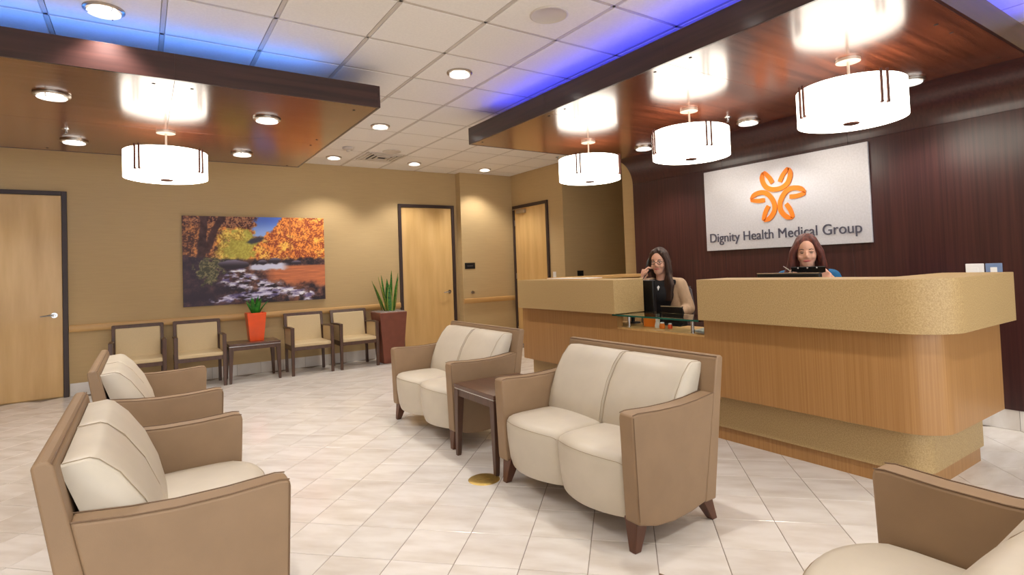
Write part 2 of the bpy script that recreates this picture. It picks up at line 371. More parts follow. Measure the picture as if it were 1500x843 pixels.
# ------------------------------------------------------------------ ceiling canopies
def canopy(label, panels, fascias, strips, screws, ledm):
    t = thing('ceiling_canopy', label, 'canopy')
    for a, b in panels: bx('soffit_panel', (a[0], a[1], ZS), (b[0], b[1], ZS+.02), M['dsoffit'], t, .0015)
    for a, b, m in fascias: bx('fascia_panel', a, b, m, t, .0015)
    for x, y in screws: MB().lathe([(.011, -.0015), (.011, .004)], (x, y, ZS), 12).build('screw_cap', M['dark'], t)
    for a, b in strips: bx('led_strip', a, b, ledm, t)
    return t
xl = [-3.3, -1.2, .2, 1.6]; yl = [4.27, 5.73, 7.05]
canL = canopy('dark wood ceiling canopy with azure uplight hanging over the chair row', [((xl[i], yl[j]), (xl[i+1], yl[j+1])) for i in range(3) for j in range(2)],
    [((xl[i], 4.25, ZS-.002), (xl[i+1], 4.27, ZT), M['dfascX']) for i in range(3)] + [((1.6, 4.25, ZS-.002), (1.62, 7.07, ZT), M['dfascY'])] +
    [((xl[i], 7.05, ZS-.002), (xl[i+1], 7.07, ZT), M['dfascX']) for i in range(3)] + [((-3.32, 4.25, ZS-.002), (-3.3, 7.07, ZT), M['dfascY'])],
    [((-3.1, 4.36, ZT-.03), (1.2, 4.39, ZT-.012)), ((-3.1, 6.9, ZT-.03), (1.2, 6.93, ZT-.012))],
    [(.083, 4.40), (.309, 4.41), (1.455, 4.41), (1.451, 5.55), (1.457, 5.81), (1.472, 7.0), (-.75, 4.41), (-.75, 6.95)], M['ledL'])
yr = [1.13, 2.45, 3.77, 5.09]; XC0 = XW-CR
canR = canopy('long dark wood ceiling canopy with deep blue uplight over the reception desk', [((2.94, yr[j]), (XC0, yr[j+1])) for j in range(3)],
    [((2.92, yr[j], ZS-.002), (2.94, yr[j+1], ZT), M['dfascY']) for j in range(3)] + [((2.92, 1.11, ZS-.002), (XW, 1.13, ZT), M['dfascX'])] + [((2.92, 5.09, ZS-.002), (XW, 5.11, ZT), M['dfascX'])],
    [((3.03, 1.5, ZT-.03), (3.06, 4.75, ZT-.012)), ((3.3, 1.2, ZT-.03), (5.2, 1.23, ZT-.012))],
    [(3.012, 3.83), (3.004, 3.60), (2.995, 4.95), (3.88, 1.25), (4.108, 1.25), (4.95, 1.25), (3.0, 2.3), (3.0, 2.6)], M['ledR'])
# curved cove joining canopy and wall
for j in range(3):
    n = 14; outer = []; inner = []
    for k in range(n+1):
        a = math.pi/2*k/n
        inner.append((XC0+CR*math.sin(a), ZS-CR+CR*math.cos(a))); outer.append((XC0+(CR+.02)*math.sin(a), ZS-CR+(CR+.02)*math.cos(a)))
    o = MB().prism(inner+outer[::-1], 'y', yr[j]+.001, (yr[j+1] if j < 2 else 5.12)-.001).build('cove_panel', M['dwall'], canR)

# ------------------------------------------------------------------ lamps
def spot(loc, w, parent, name='lamp_light', ang=112, blend=.55):
    L = bpy.data.lights.new(name, 'SPOT'); L.energy = w; L.spot_size = R(ang); L.spot_blend = blend; L.shadow_soft_size = .06; L.color = (1., .95, .89)
    o = bpy.data.objects.new(name, L); COL.objects.link(o); o.parent = parent; o.location = loc; return o
dl_tr = MB().lathe([(.062, -.002), (.108, -.002), (.108, -.012), (.098, -.018), (.062, -.010)], n=36).mesh('trim_ring', M['nickel'])
dl_gl = MB().lathe([(.060, -.03), (.086, -.03), (.088, -.026), (.086, -.022), (.060, -.022)], n=36).mesh('glass_ring', M['ringglass'])
dl_le = MB().lathe([(.001, -.034), (.05, -.030), (.060, -.012), (.060, -.004), (.001, -.004)], n=32).mesh('lens', M['lens'])
dl_pin = MB().tube([(.09, 0, -.012), (.08, 0, -.034)], .004, 8).mesh('stand_off', M['chrome'])
def downlight(x, y, z, label, group, w=DOWN_W):
    t = thing('recessed_downlight', label, 'ceiling light', (x, y, z), random.random()*2, group)
    link('trim_ring', dl_tr, t); link('glass_ring', dl_gl, t); link('lens', dl_le, t)
    for k in range(3): link('stand_off', dl_pin, t).rotation_euler = (0, 0, 2.094*k+.4)
    spot((0, 0, -.06), w, t)
g = 'downlights in the white tiles'
downlight(-.171, 4.134, ZC, 'round downlight in a white tile along the front edge of the azure-lit canopy', g)
downlight(2.262, 4.076, ZC, 'round downlight in a white tile midway between the two wood canopies', g)
downlight(2.277, 5.996, ZC, 'round downlight in a white tile beside the end of the azure-lit canopy', g)
downlight(2.296, 7.90, ZC, 'round downlight near the painted wall beside the smoke detector', g)
downlight(3.519, 7.87, ZC, 'round downlight near the wall above the door by the planter', g)
downlight(4.804, 7.90, ZC, 'round downlight above the black door plaque in the far corner', g)
downlight(2.262, 2.2, ZC, 'round downlight in a white tile above the near loveseat', g)
for x, y in ((-.2, 2.2), (-2.3, 2.2), (-.2, .2), (2.2, .2), (4.2, .2), (-2.3, .2), (-.2, -1.8), (2.2, -1.8), (4.2, -1.8), (-2.3, 7.9)):  # out-of-view lamps added to raise the ambient fill
    downlight(x, y, ZC, 'round downlight in the white tiles of the near half of the room', 'downlights of the near half of the room')
for x, y, s in ((-.507, 4.96, 'over the pair of left loveseats'), (.894, 4.97, 'at the outer corner facing the room'), (-.508, 6.5, 'beside the sprinkler head'), (.909, 6.47, 'in front of the autumn picture')):
    downlight(x, y, ZS, 'round downlight in the azure-lit canopy '+s, 'downlights in the canopy over the chairs', DOWN_W*.75)
for x, y, s in ((4.887, 3.114, 'above the aluminium sign'), (4.817, 4.389, 'behind the farthest drum pendant'), (4.927, 1.782, 'behind the nearest drum pendant')):
    downlight(x, y, ZS, 'round downlight in the reception canopy '+s, 'downlights in the reception canopy', DOWN_W*.75)

# drum pendants
pd_plate = MB().lathe([(.001, 0), (.075, 0), (.075, -.018), (.001, -.018)], n=32).mesh('ceiling_plate', M['plate'])
pd_rod = MB().tube([(0, 0, -.018), (0, 0, -.21)], .009, 10).mesh('rod', M['plate'])
pd_shade = MB().lathe([(.001, -.19), (.318, -.19), (.325, -.195), (.325, -.425), (.30, -.432), (.001, -.437)], n=56).mesh('drum_shade', M['shade'])
pd_cap = MB().lathe([(.001, -.436), (.05, -.436), (.045, -.444), (.001, -.446)], n=24).mesh('finial', M['bronze'])
def bar1(a, da):
    mb = MB()
    if 1:
        x, y = .335*math.cos(a+da), .335*math.sin(a+da)
        mb.tube([(x, y, -.178), (x, y, -.385)], .008, 8)
        mb.tube([(x*.96, y*.96, -.385), (x*1.01, y*1.01, -.385)], .009, 8)
    return mb.mesh('decorative_bar', M['bronze'])
bars = [bar1(a, da) for da in (-.06, .06) for a in (0, R(90), R(180), R(270))]
def pendant(x, y, rz, label):
    t = thing('drum_pendant', label, 'pendant lamp', (x, y, ZS), rz, 'white drum pendants')
    for n_, me in (('ceiling_plate', pd_plate), ('rod', pd_rod), ('drum_shade', pd_shade), ('finial', pd_cap)): link(n_, me, t)
    for me in bars: link('decorative_bar', me, t)
pendant(.196, 5.792, R(49), 'white drum pendant under the canopy over the chair row')
pendant(4.01, 4.435, R(29), 'white drum pendant nearest the corridor over the reception desk')
pendant(4.01, 3.115, R(64), 'white drum pendant in the middle of three over the reception desk')
pendant(4.01, 1.797, R(58), 'white drum pendant at the rounded end of the reception desk')

# small ceiling fittings
t = thing('smoke_detector', 'white round smoke detector on the ceiling tile beside the air vent', 'smoke detector', (2.292, 7.223, ZC))
MB().lathe([(.001, 0), (.075, 0), (.075, -.02), (.06, -.035), (.001, -.035)], n=28).build('base', M['vent'], t); MB().lathe([(.001, -.035), (.03, -.035), (.022, -.06), (.001, -.06)], n=20).build('sensor', M['vent'], t)
def speaker(x, y, label):
    t = thing('ceiling_speaker', label, 'speaker', (x, y, ZC), 0, 'round ceiling speakers')
    MB().lathe([(.10, -.002), (.128, -.002), (.128, -.008), (.118, -.012), (.10, -.006)], n=36).build('bezel', M['vent'], t)
    MB().lathe([(.001, -.005), (.104, -.004), (.104, -.002), (.001, -.002)], n=36).build('grille', M['grille'], t)
speaker(2.27, 2.845, 'large round ceiling speaker between the two canopies'); speaker(2.901, 7.228, 'round ceiling speaker next to the air vent near the painted wall')
t = thing('air_vent', 'square white louvred air vent in the ceiling near the painted wall', 'vent', (2.90, 7.63, ZC))
bx('void', (-.2, -.2, -.003), (.2, .2, .0), M['dark'], t)
for k in range(4):
    h0 = .285-.062*k; h1 = h0-.035; z = -.012-.004*k
    m = MB()
    for (a, b) in (((-h0, -h0), (h0, -h1)), ((-h0, h1), (h0, h0)), ((-h0, -h1), (-h1, h1)), ((h1, -h1), (h0, h1))): m.box((a[0], a[1], z), (b[0], b[1], z+.01))
    m.build('louvre', M['vent'], t)
def sprinkler(x, y, z, label):
    t = thing('sprinkler_head', label, 'sprinkler', (x, y, z), 0)
    MB().lathe([(.001, 0), (.03, 0), (.028, -.008), (.001, -.008)], n=20).build('escutcheon', M['chrome'], t)
    MB().tube([(0, 0, -.008), (0, 0, -.035)], .006, 8).tube([(.008, 0, -.008), (.012, 0, -.03), (0, 0, -.042)], .003, 6).build('frame', M['chrome'], t)
    MB().lathe([(.001, -.042), (.016, -.042), (.016, -.045), (.001, -.045)], n=14).build('deflector', M['chrome'], t)
sprinkler(4.563, 3.113, ZS, 'small chrome sprinkler head under the reception canopy'); sprinkler(-.528, 6.03, ZS, 'small chrome sprinkler head under the canopy over the chairs')
sprinkler(5.30, 6.567, ZC, 'small sprinkler head in the ceiling before the corridor opening')

# ------------------------------------------------------------------ wall pieces
# autumn river picture: print computed as vertex colours
def fbm(u, v, seed, f0, oct=5, gain=.55):
    rng = np.random.RandomState(seed); out = np.zeros_like(u); amp = 1.; tot = 0.
    for o in range(oct):
        n = 256; g = rng.rand(n, n); x = u*f0; y = v*f0; xi = np.floor(x).astype(int); yi = np.floor(y).astype(int)
        fx = x-xi; fy = y-yi; fx = fx*fx*(3-2*fx); fy = fy*fy*(3-2*fy)
        a = g[xi % n, yi % n]; b = g[(xi+1) % n, yi % n]; c = g[xi % n, (yi+1) % n]; d = g[(xi+1) % n, (yi+1) % n]
        out += amp*((a*(1-fx)+b*fx)*(1-fy)+(c*(1-fx)+d*fx)*fy); tot += amp; amp *= gain; f0 *= 2
    return out/tot
def sst(a, b, x): t = np.clip((x-a)/(b-a), 0, 1); return t*t*(3-2*t)
def picture_colors(u, v):
    """u right, v up, both 0..1 -> sRGB 0..255"""
    A = 1.52; n1 = fbm(u*A, v, 1, 6); n2 = fbm(u*A, v, 2, 22, 4); n3 = fbm(u*A, v, 3, 80, 3); n4 = fbm(u*A, v, 4, 11)
    def C(*c): return np.array(c, float)[None, :]
    def mix(a, b, t): return a*(1-t[:, None])+b*t[:, None]
    sp = np.clip((n3-.5)*3.2+(n2-.5)*2.2+.5, 0, 1)
    col = mix(C(150, 62, 30), C(252, 158, 66), sp); col = mix(col, C(255, 206, 90), sst(.5, .66, n4)*sp)           # orange trees
    yl_ = mix(C(176, 130, 44), C(255, 228, 112), sp); yl_ = mix(yl_, C(180, 176, 70), sst(.5, .65, n1)*.7)
    du = np.hypot((u-.34)/.16, (v-.66)/.26)+(n4-.5)*1.5+(n2-.5)*1.1; col = mix(col, yl_, 1-sst(.75, 1.1, du))
    br = mix(C(78, 44, 40), C(222, 146, 84), np.clip(sp*.9+(n1-.5), 0, 1)); lf = u+(n4-.5)*.22+np.maximum(0, .72-v)*.25
    col = mix(col, br, (1-sst(.19, .27, lf)))
    br2 = sst(.83, .9, v+(n4-.5)*.2-np.abs(u-.33)*.25)*(1-sst(.48, .54, u)); col = mix(col, mix(C(66, 30, 34), C(190, 130, 90), sp), br2)
    tr = np.abs(u-.115-.05*(v-.6)-(n1-.5)*.05); col = mix(col, C(70, 40, 40)+(n2[:, None]-.5)*60, (1-sst(.022, .034, tr))*(v > .5)*(1-sst(1.2, 1.3, v)))
    tr = np.abs(u-.16-.28*(v-.66)-(n1-.5)*.04); col = mix(col, C(74, 42, 40)+(n2[:, None]-.5)*60, (1-sst(.02, .03, tr))*(v > .58))
    sk = np.maximum(np.abs(u-.555-(v-.9)*.35)-.055*(.35+sst(.66, 1., v)*1.2), .78-v)+(n2-.5)*.09; col = mix(col, mix(C(86, 120, 216), C(150, 180, 240), 1-sst(.8, .98, v)), 1-sst(-.012, .015, sk))
    rk = 1-sst(.015, .05, np.abs(v-.73-(u-.49)*.4)+np.maximum(0, np.abs(u-.485)-.03)); col = mix(col, C(40, 44, 66), rk*.9)
    trk = np.abs(u-.735-(n1-.5)*.02); col = mix(col, C(170, 90, 40), (1-sst(.004, .009, trk))*(v > .55)*.7)
    # river bed
    low = 1-sst(.49, .53, v+(n2-.5)*.05+np.maximum(0, .3-u)*-.18)
    rg = 1-np.abs(fbm(u*A, v*1.6, 21, 9, 4)-.5)*4.5; rock = mix(C(30, 18, 30), C(138, 92, 76), np.clip((n4-.42)*2.2+(n3-.5)*.9+np.clip(rg, 0, 1)*.28-.05, 0, 1)); rock = mix(rock, C(150, 90, 58), sst(.58, .7, n1)*.5*(u > .3)); rock = mix(rock, C(62, 44, 66), (1-sst(.2, .45, u))*.6)
    col2 = rock
    ow = sst(.5, .62, u+(n1-.5)*.1)*sst(.2, .27, v-(u-.6)*-.12+(n4-.5)*.1)*(1-sst(.41, .44, v)); col2 = mix(col2, mix(C(176, 96, 64), C(232, 140, 86), fbm(u*2, v*14, 9, 5, 4)), ow)
    wb = (1-sst(.02, .045, np.abs(v-.415-(u-.55)*.04)+(n2-.5)*.04))*sst(.42, .46, u)*(1-sst(.66, .74, u)); col2 = mix(col2, C(214, 216, 240), wb)
    pth = np.abs(u-(.39-.16*sst(.22, .42, v)*-.35+.0)); 
    st = np.clip((fbm(u*4+v*1.5, v*10, 12, 5, 5)-.5)*3+.62, 0, 1); brk = np.clip((fbm(u*3, v*6, 33, 7, 4)-.40)*7, 0, 1)
    c1 = 1-sst(.03, .075, np.abs(v-(.36-.75*np.abs(u-.37)))+(n4-.5)*.10+np.maximum(0, np.abs(u-.37)-.1)); col2 = mix(col2, mix(C(120, 106, 150), C(246, 245, 255), st), c1*brk)
    c2 = 1-sst(.04, .085, np.abs(v-(.27-.36*(u-.33)))+(n4-.5)*.12+np.maximum(0, .3-u)+np.maximum(0, u-.86)); col2 = mix(col2, mix(C(110, 96, 146), C(244, 242, 255), st), c2*brk)
    c3 = 1-sst(.03, .06, np.abs(v-.075-(u-.35)*.12)+(n4-.5)*.10+np.maximum(0, .22-u)+np.maximum(0, u-.62)); col2 = mix(col2, mix(C(86, 74, 124), C(226, 222, 248), st), c3*brk)
    sb = 1-sst(.7, 1.1, np.hypot((u-.17)/.09, (v-.4)/.15)+(n4-.5)*1.6+(n2-.5)*1.6); col2 = mix(col2, mix(C(70, 72, 50), C(150, 140, 96), sp), sb*.9)
    col = mix(col, col2, low)
    for (a, b, ra, rb) in ((.33, .45, .1, .055), (.53, .47, .035, .03), (.62, .49, .045, .035), (.78, .46, .04, .025)):
        d = np.hypot((u-a)/ra, (v-b)/rb)+(n4-.5)*.6; sh = mix(C(44, 32, 44), C(130, 120, 140), sst(.2, .9, (v-b)/rb*.5+.4)); col = mix(col, sh, 1-sst(.85, 1., d))
    return np.clip(col, 0, 255)
def make_picture():
    x0, x1, z0, z1 = .447, 2.28, .985, 2.195; nu, nv = 260, 172
    t = thing('canvas_picture', 'frameless canvas picture of an autumn river with orange trees', 'picture', ((x0+x1)/2, YB, (z0+z1)/2))
    w, h = (x1-x0)/2, (z1-z0)/2
    bx('canvas_body', (-w, -.038, -h), (w, -.002, h), M['charcoal'], t, .003)
    U, V = np.meshgrid(np.linspace(0, 1, nu), np.linspace(0, 1, nv)); u = U.ravel(); v = V.ravel()
    verts = np.stack([-w+u*2*w, np.full_like(u, -.0395), -h+v*2*h], 1)
    idx = np.arange(nu*nv).reshape(nv, nu); f = np.stack([idx[:-1, :-1], idx[:-1, 1:], idx[1:, 1:], idx[1:, :-1]], -1).reshape(-1, 4)
    me = bpy.data.meshes.new('printed_face'); me.from_pydata(verts.tolist(), [], f.tolist())
    c = picture_colors(u, v)/255; lin = np.where(c <= .04045, c/12.92, ((c+.055)/1.055)**2.4)
    at = me.color_attributes.new('print', 'FLOAT_COLOR', 'POINT'); at.data.foreach_set('color', np.concatenate([lin, np.ones((len(lin), 1))], 1).astype(np.float32).ravel())
    T = NT('printed_canvas'); a = T.n('ShaderNodeVertexColor'); a.layer_name = 'print'; T.l(a.outputs['Color'], T.b.inputs['Base Color']); T.b.inputs['Roughness'].default_value = .55
    me.materials.append(T.m); link('printed_face', me, t)
make_picture()

# aluminium company sign
def make_sign():
    y0, y1, z0, z1 = 2.275, 3.992, 1.458, 2.353
    yc, zc = (y0+y1)/2, (z0+z1)/2
    t = thing('wall_sign', 'brushed aluminium sign with orange emblem and grey lettering on dark wood wall', 'sign', (XW, yc, zc), R(-90))
    # local: x to the right as read, -y out of the wall, z up
    w, h = (y1-y0)/2, (z1-z0)/2
    bx('sign_panel', (-w, -.03, -h), (w, -.008, h), M['alu'], t, .002)
    for sx in (-.7, .7):
        for sz in (-.35, .35): MB().tube([(sx, -.008, sz), (sx, 0, sz)], .012, 12).build('stand_off', M['chrome'], t)
    # emblem: three looped leaf pairs
    def spline(ctrl):
        P = [Vector((p[0], 0, p[1])) for p in ctrl]; pts = []
        for i in range(len(P)-1):
            a = P[max(i-1, 0)]; b = P[i]; c = P[i+1]; d = P[min(i+2, len(P)-1)]
            for k in range(10):
                q = k/10; pts.append(.5*((2*b)+(-a+c)*q+(2*a-5*b+4*c-d)*q*q+(-a+3*b-3*c+d)*q**3))
        return pts+[P[-1]]
    def ribbon(mb, ctrl, widths):
        pts = spline(ctrl); rings = []
        for i, p in enumerate(pts):
            d = (pts[min(i+1, len(pts)-1)]-pts[max(i-1, 0)]).normalized(); n_ = Vector((-d.z, 0, d.x)); ww = float(np.interp(i/(len(pts)-1), [0, .12, .88, 1], widths))
            a, b = p+n_*ww/2, p-n_*ww/2; rings.append([(a.x, -.030, a.z), (b.x, -.030, b.z), (b.x, -.040, b.z), (a.x, -.040, a.z)])
        return mb.loft(rings)
    k = .00190; ex, ez = (yc-3.130), 1.985-zc; sw = 26*k
    outer = [(-72, 134), (-79, 112), (-76, 84), (-60, 54), (-33, 37), (0, 32), (33, 37), (60, 54), (76, 84), (79, 112), (72, 134)]
    inner = [(72, 134), (56, 122), (36, 98), (20, 68)]
    for a in (0, 120, 240):
        ca, sa = math.cos(R(-a)), math.sin(R(-a))
        def tr(L): return [(ex+(x*ca-z*sa)*k, ez+(x*sa+z*ca)*k) for x, z in L]
        mb = MB(); ribbon(mb, tr(outer), [sw*.35, sw, sw, sw*.35]); ribbon(mb, tr(inner), [sw*.3, sw*.8, sw*.95, sw*.8]); ribbon(mb, tr([(-x, z) for x, z in inner]), [sw*.3, sw*.8, sw*.95, sw*.8])
        mb.build('emblem_leaf_loop', M['orange'], t, smooth=30)
    cu = bpy.data.curves.new('lettering', 'FONT'); cu.body = 'Dignity Health Medical Group'; cu.size = .2; cu.extrude = .004; cu.offset = .0; cu.align_x = 'CENTER'
    o = bpy.data.objects.new('tmp', cu); COL.objects.link(o); bpy.context.view_layer.update()
    wtxt = max(o.dimensions.x, .01); dg = bpy.context.evaluated_depsgraph_get(); me = bpy.data.meshes.new_from_object(o.evaluated_get(dg)); bpy.data.objects.remove(o)
    s = 1.585/wtxt; me.transform(Matrix.Translation((yc-3.149, -.034, 1.552-zc)) @ Matrix.Rotation(R(90), 4, 'X') @ Matrix.Diagonal((s, s*1.08, 1, 1)))
    
    bm = bmesh.new(); bm.from_mesh(me); bm.verts.ensure_lookup_table(); seen = set(); isl = []
    for v in bm.verts:
        if v.index in seen: continue
        st = [v]; seen.add(v.index); cmp_ = []
        while st:
            w_ = st.pop(); cmp_.append(w_.index)
            for e in w_.link_edges:
                o2 = e.other_vert(w_)
                if o2.index not in seen: seen.add(o2.index); st.append(o2)
        xs = [bm.verts[i].co.x for i in cmp_]; isl.append([min(xs), max(xs), set(cmp_)])
    isl.sort(key=lambda q: q[0]); grp = []
    for q in isl:
        if grp and q[0] < grp[-1][1]-.004: grp[-1][1] = max(grp[-1][1], q[1]); grp[-1][2] |= q[2]
        else: grp.append(q)
    faces = [[v.index for v in f.verts] for f in bm.faces]; cos = [tuple(v.co) for v in bm.verts]; bm.free()
    for a_, b_, ids in grp:
        ix = {v: i for i, v in enumerate(sorted(ids))}; m_ = MB().add([cos[v] for v in sorted(ids)], [[ix[v] for v in f] for f in faces if f[0] in ids]); m_.build('letter', M['charcoal'], t, smooth=0)
make_sign()

def plate(name, label, cat, loc, rz, w, h, m, insert=None):
    t = thing(name, label, cat, loc, rz)
    bx('cover_plate', (-w/2, -.008, -h/2), (w/2, 0, h/2), m, t, .003)
    if insert: bx(insert[0], (-w*.2, -.012, -h*.25), (w*.2, -.008, h*.25), insert[1], t, .001)
    return t
plate('outlet_plate', 'white cover plate on the dark wood wall beyond the desk corner', 'wall plate', (XW, 1.575, 1.19), R(-90), .115, .12, M['white'], ('insert', M['paper']))
plate('outlet_plate', 'blue-grey cover plate on the dark wood wall beside the white plate', 'wall plate', (XW, 1.459, 1.19), R(-90), .10, .12, M['bluegrey'], ('insert', M['white']))
plate('light_switch', 'small white light switch beside the corridor opening', 'switch', (XR, 7.15, 1.20), R(-90), .075, .12, M['white'], ('rocker', M['paper']))
t = plate('door_plaque', 'small black plaque with faint lettering on the wall beside the door', 'sign', (4.705, YJ, 1.41), 0, .2, .105, M['black'])
for k in range(7): bx('raised_mark', (-.055+k*.016, -.0095, -.010), (-.044+k*.016, -.008, .008), M['dkgrey'], t)
plate('wall_device', 'black square device on the dim corridor wall', 'wall plate', (5.935, 6.88, 1.20), 0, .13, .13, M['black'], ('insert', M['dark']))
t = thing('wall_bumper', 'round chrome door stop on the wall above the rail', 'door stop', (4.736, YJ, .95))
MB().tube([(0, 0, 0), (0, -.01, 0)], .028, 20).tube([(0, -.01, 0), (0, -.035, 0)], [.02, .024], 16).build('bumper', M['nickel'], t)

# ------------------------------------------------------------------ reception desk
def rrect(x0, y0, x1, y1, r, n=10):
    """L footprint front strip with rounded near-front corner (x0,y0); returns outline of an L of depth dp later"""
    return [(x0+r-r*math.sin(math.pi/2*k/n), y0+r-r*math.cos(math.pi/2*k/n)) for k in range(n+1)]
def L_foot(x0, y0, y1, xe, r, dp):
    """outer: from (x0,y1) down the front to the rounded corner, along the near end to xe; inner offset dp"""
    arc = [(x0+r-r*math.cos(math.pi/2*k/10), y0+r-r*math.sin(math.pi/2*k/10)) for k in range(11)]
    ri = max(r-dp, .02)
    iarc = [(x0+dp+ri-ri*math.cos(math.pi/2*k/10), y0+dp+ri-ri*math.sin(math.pi/2*k/10)) for k in range(11)]
    return [(x0, y1)]+arc+[(xe, y0)]+[(xe, y0+dp)]+iarc[::-1]+[(x0+dp, y1)]
desk = thing('reception_desk', 'curved-end reception desk with tan laminate counter blocks and ribbed oak front', 'desk')
XE = 4.46
MB().prism(L_foot(3.62, 1.335, 5.0, XE, .06, .05), 'z', 0, .10).build('plinth', M['oak'], desk)
MB().prism(L_foot(3.60, 1.315, 5.02, XE, .13, .07), 'z', .10, .356).build('recessed_band', M['laminate'], desk)
MB().prism(L_foot(3.485, 1.20, 2.66, XE, .20, .07), 'z', .356, .912).build('oak_front_panel', M['oak'], desk)
bx('oak_front_panel', (3.485, 2.66, .356), (3.555, 3.572, .776), M['oak'], desk)
bx('oak_front_panel', (3.485, 3.572, .356), (3.555, 5.03, .912), M['oak'], desk)
MB().prism(L_foot(3.40, 1.12, 2.645, XE+.01, .25, .37), 'z', .912, 1.21).build('counter_block', M['laminate'], desk, bevel=.003)
bx('counter_block', (3.40, 3.512, .912), (3.77, 4.99, 1.21), M['laminate'], desk, .003)
bx('gap_ledge', (3.485, 2.661, .776), (3.92, 3.571, .792), M['rail'], desk, .002)
bx('work_surface', (3.556, 3.573, .770), (3.90, 4.95, .79), M['rail'], desk, .002)
bx('work_surface', (3.556, 1.56, .770), (3.92, 2.659, .79), M['rail'], desk, .002)
for _y in (4.90, 2.60, 1.6): bx('support_panel', (3.68, _y, 0), (3.88, _y+.03, .769), M['laminate'], desk)
bx('counter_return', (3.77, 4.62, 1.19), (5.05, 4.98, 1.222), M['rail'], desk, .002)
bx('return_support', (4.95, 4.64, 0), (5.03, 4.96, 1.19), M['laminate'], desk)
gt = thing('glass_shelf', 'green-edged clear glass shelf on steel posts bridging the gap in the desk', 'shelf')
gl = MB().box((3.43, 2.663, .896), (3.79, 3.569, .908)); gl.build('glass_pane', M['glass'], gt)
bx('glass_edge', (3.424, 2.663, .8955), (3.4299, 3.569, .9085), M['glassedge'], gt)
for x, y in ((3.55, 3.49), (3.53, 2.80), (3.74, 3.49), (3.74, 2.80)):
    MB().tube([(x, y, .792), (x, y, .896)], .014, 14).build('post', M['chrome'], gt)
# things behind and on the desk
def monitor(loc, rz, w, h, label, zc, base=.79):
    t = thing('computer_monitor', label, 'monitor', loc, rz, 'reception monitors')
    bx('housing', (-w/2, -.02, zc-h/2), (w/2, .02, zc+h/2), M['black'], t, .006)
    bx('screen', (-w/2+.015, .019, zc-h/2+.015), (w/2-.015, .0215, zc+h/2-.015), M['dark'], t)
    MB().tube([(0, -.03, base+.012), (0, -.03, zc)], .018, 12).build('neck', M['black'], t)
    MB().lathe([(.001, base+.0005), (.065, base+.0005), (.06, base+.012), (.001, base+.014)], (0, -.02, 0), 28).build('stand_base', M['black'], t)
    return t
monitor((3.845, 3.70, 0), R(-90), .50, .29, 'black monitor standing behind the farther counter block', 1.045)
m2 = monitor((3.85, 2.20, 0), R(-90), .46, .30, 'black monitor with silver top edge behind the longer counter block', 1.083)
bx('silver_edge', (-.23, -.021, 1.2335), (.23, .021, 1.240), M['chrome'], m2)
t = thing('document_tray', 'black slanted document holder with silver rim on the gap ledge', 'tray', (3.865, 3.265, .7925), R(-90))
MB().prism([(-.05, 0), (.05, 0), (.045, .02), (-.01, .165), (-.022, .165), (.0, .02)], 'x', -.115, .115).build('holder', M['black'], t, .002)
bx('silver_rim', (-.117, -.025, .162), (.117, -.007, .170), M['chrome'], t)
t = thing('orange_box', 'small orange box with white end on the gap ledge', 'box', (3.69, 3.36, .7925), R(-70))
bx('carton', (-.06, -.03, 0), (.05, .03, .098), M['orange'], t, .003); bx('white_end', (.0501, -.03, .0), (.066, .03, .098), M['paper'], t, .002)
for x, y, m, s in ((3.62, 3.18, 'orange', .022), (3.64, 3.25, 'paper', .02), (3.66, 3.13, 'pot', .018)):
    t = thing('sweet_jar', {'orange': 'tiny orange lidded jar beside the document holder', 'paper': 'tiny white lidded jar between two orange jars', 'pot': 'tiny red-orange lidded jar nearest the document holder'}[m], 'jar', (x, y, .7925))
    MB().lathe([(.001, 0), (s, 0), (s*1.1, s), (s*.8, s*2), (.001, s*2)], n=18).build('jar_body', M[m], t); MB().lathe([(.001, s*2), (s*.85, s*2), (s*.7, s*2.4), (.001, s*2.5)], n=18).build('lid', M['white'], t)
t = thing('paper_stack', 'loose white papers under the glass shelf next to the long counter', 'paper', (3.625, 2.716, .7925), 0)
for k in range(4): MB().add([(-.1+.01*k, -.05, .004*k), (.1, -.05+.008*k, .004*k), (.1, .06, .004*k+.03), (-.1, .06, .004*k+.012)], [(0, 1, 2, 3)]).add([(-.1+.01*k, -.05, .004*k+.0015), (.1, -.05+.008*k, .004*k+.0015), (.1, .06, .004*k+.0315), (-.1, .06, .004*k+.0135)], [(3, 2, 1, 0)]).build('sheet', M['paper'], t)
t = thing('folder', 'thin cream folder leaning flat on the farther counter block', 'folder', (3.62, 4.3, 1.2105), R(4))
bx('cover', (-.11, -.3, 0), (.11, .3, .006), M['rail'], t); bx('pages', (-.105, -.29, .006), (.105, .29, .012), M['paper'], t)

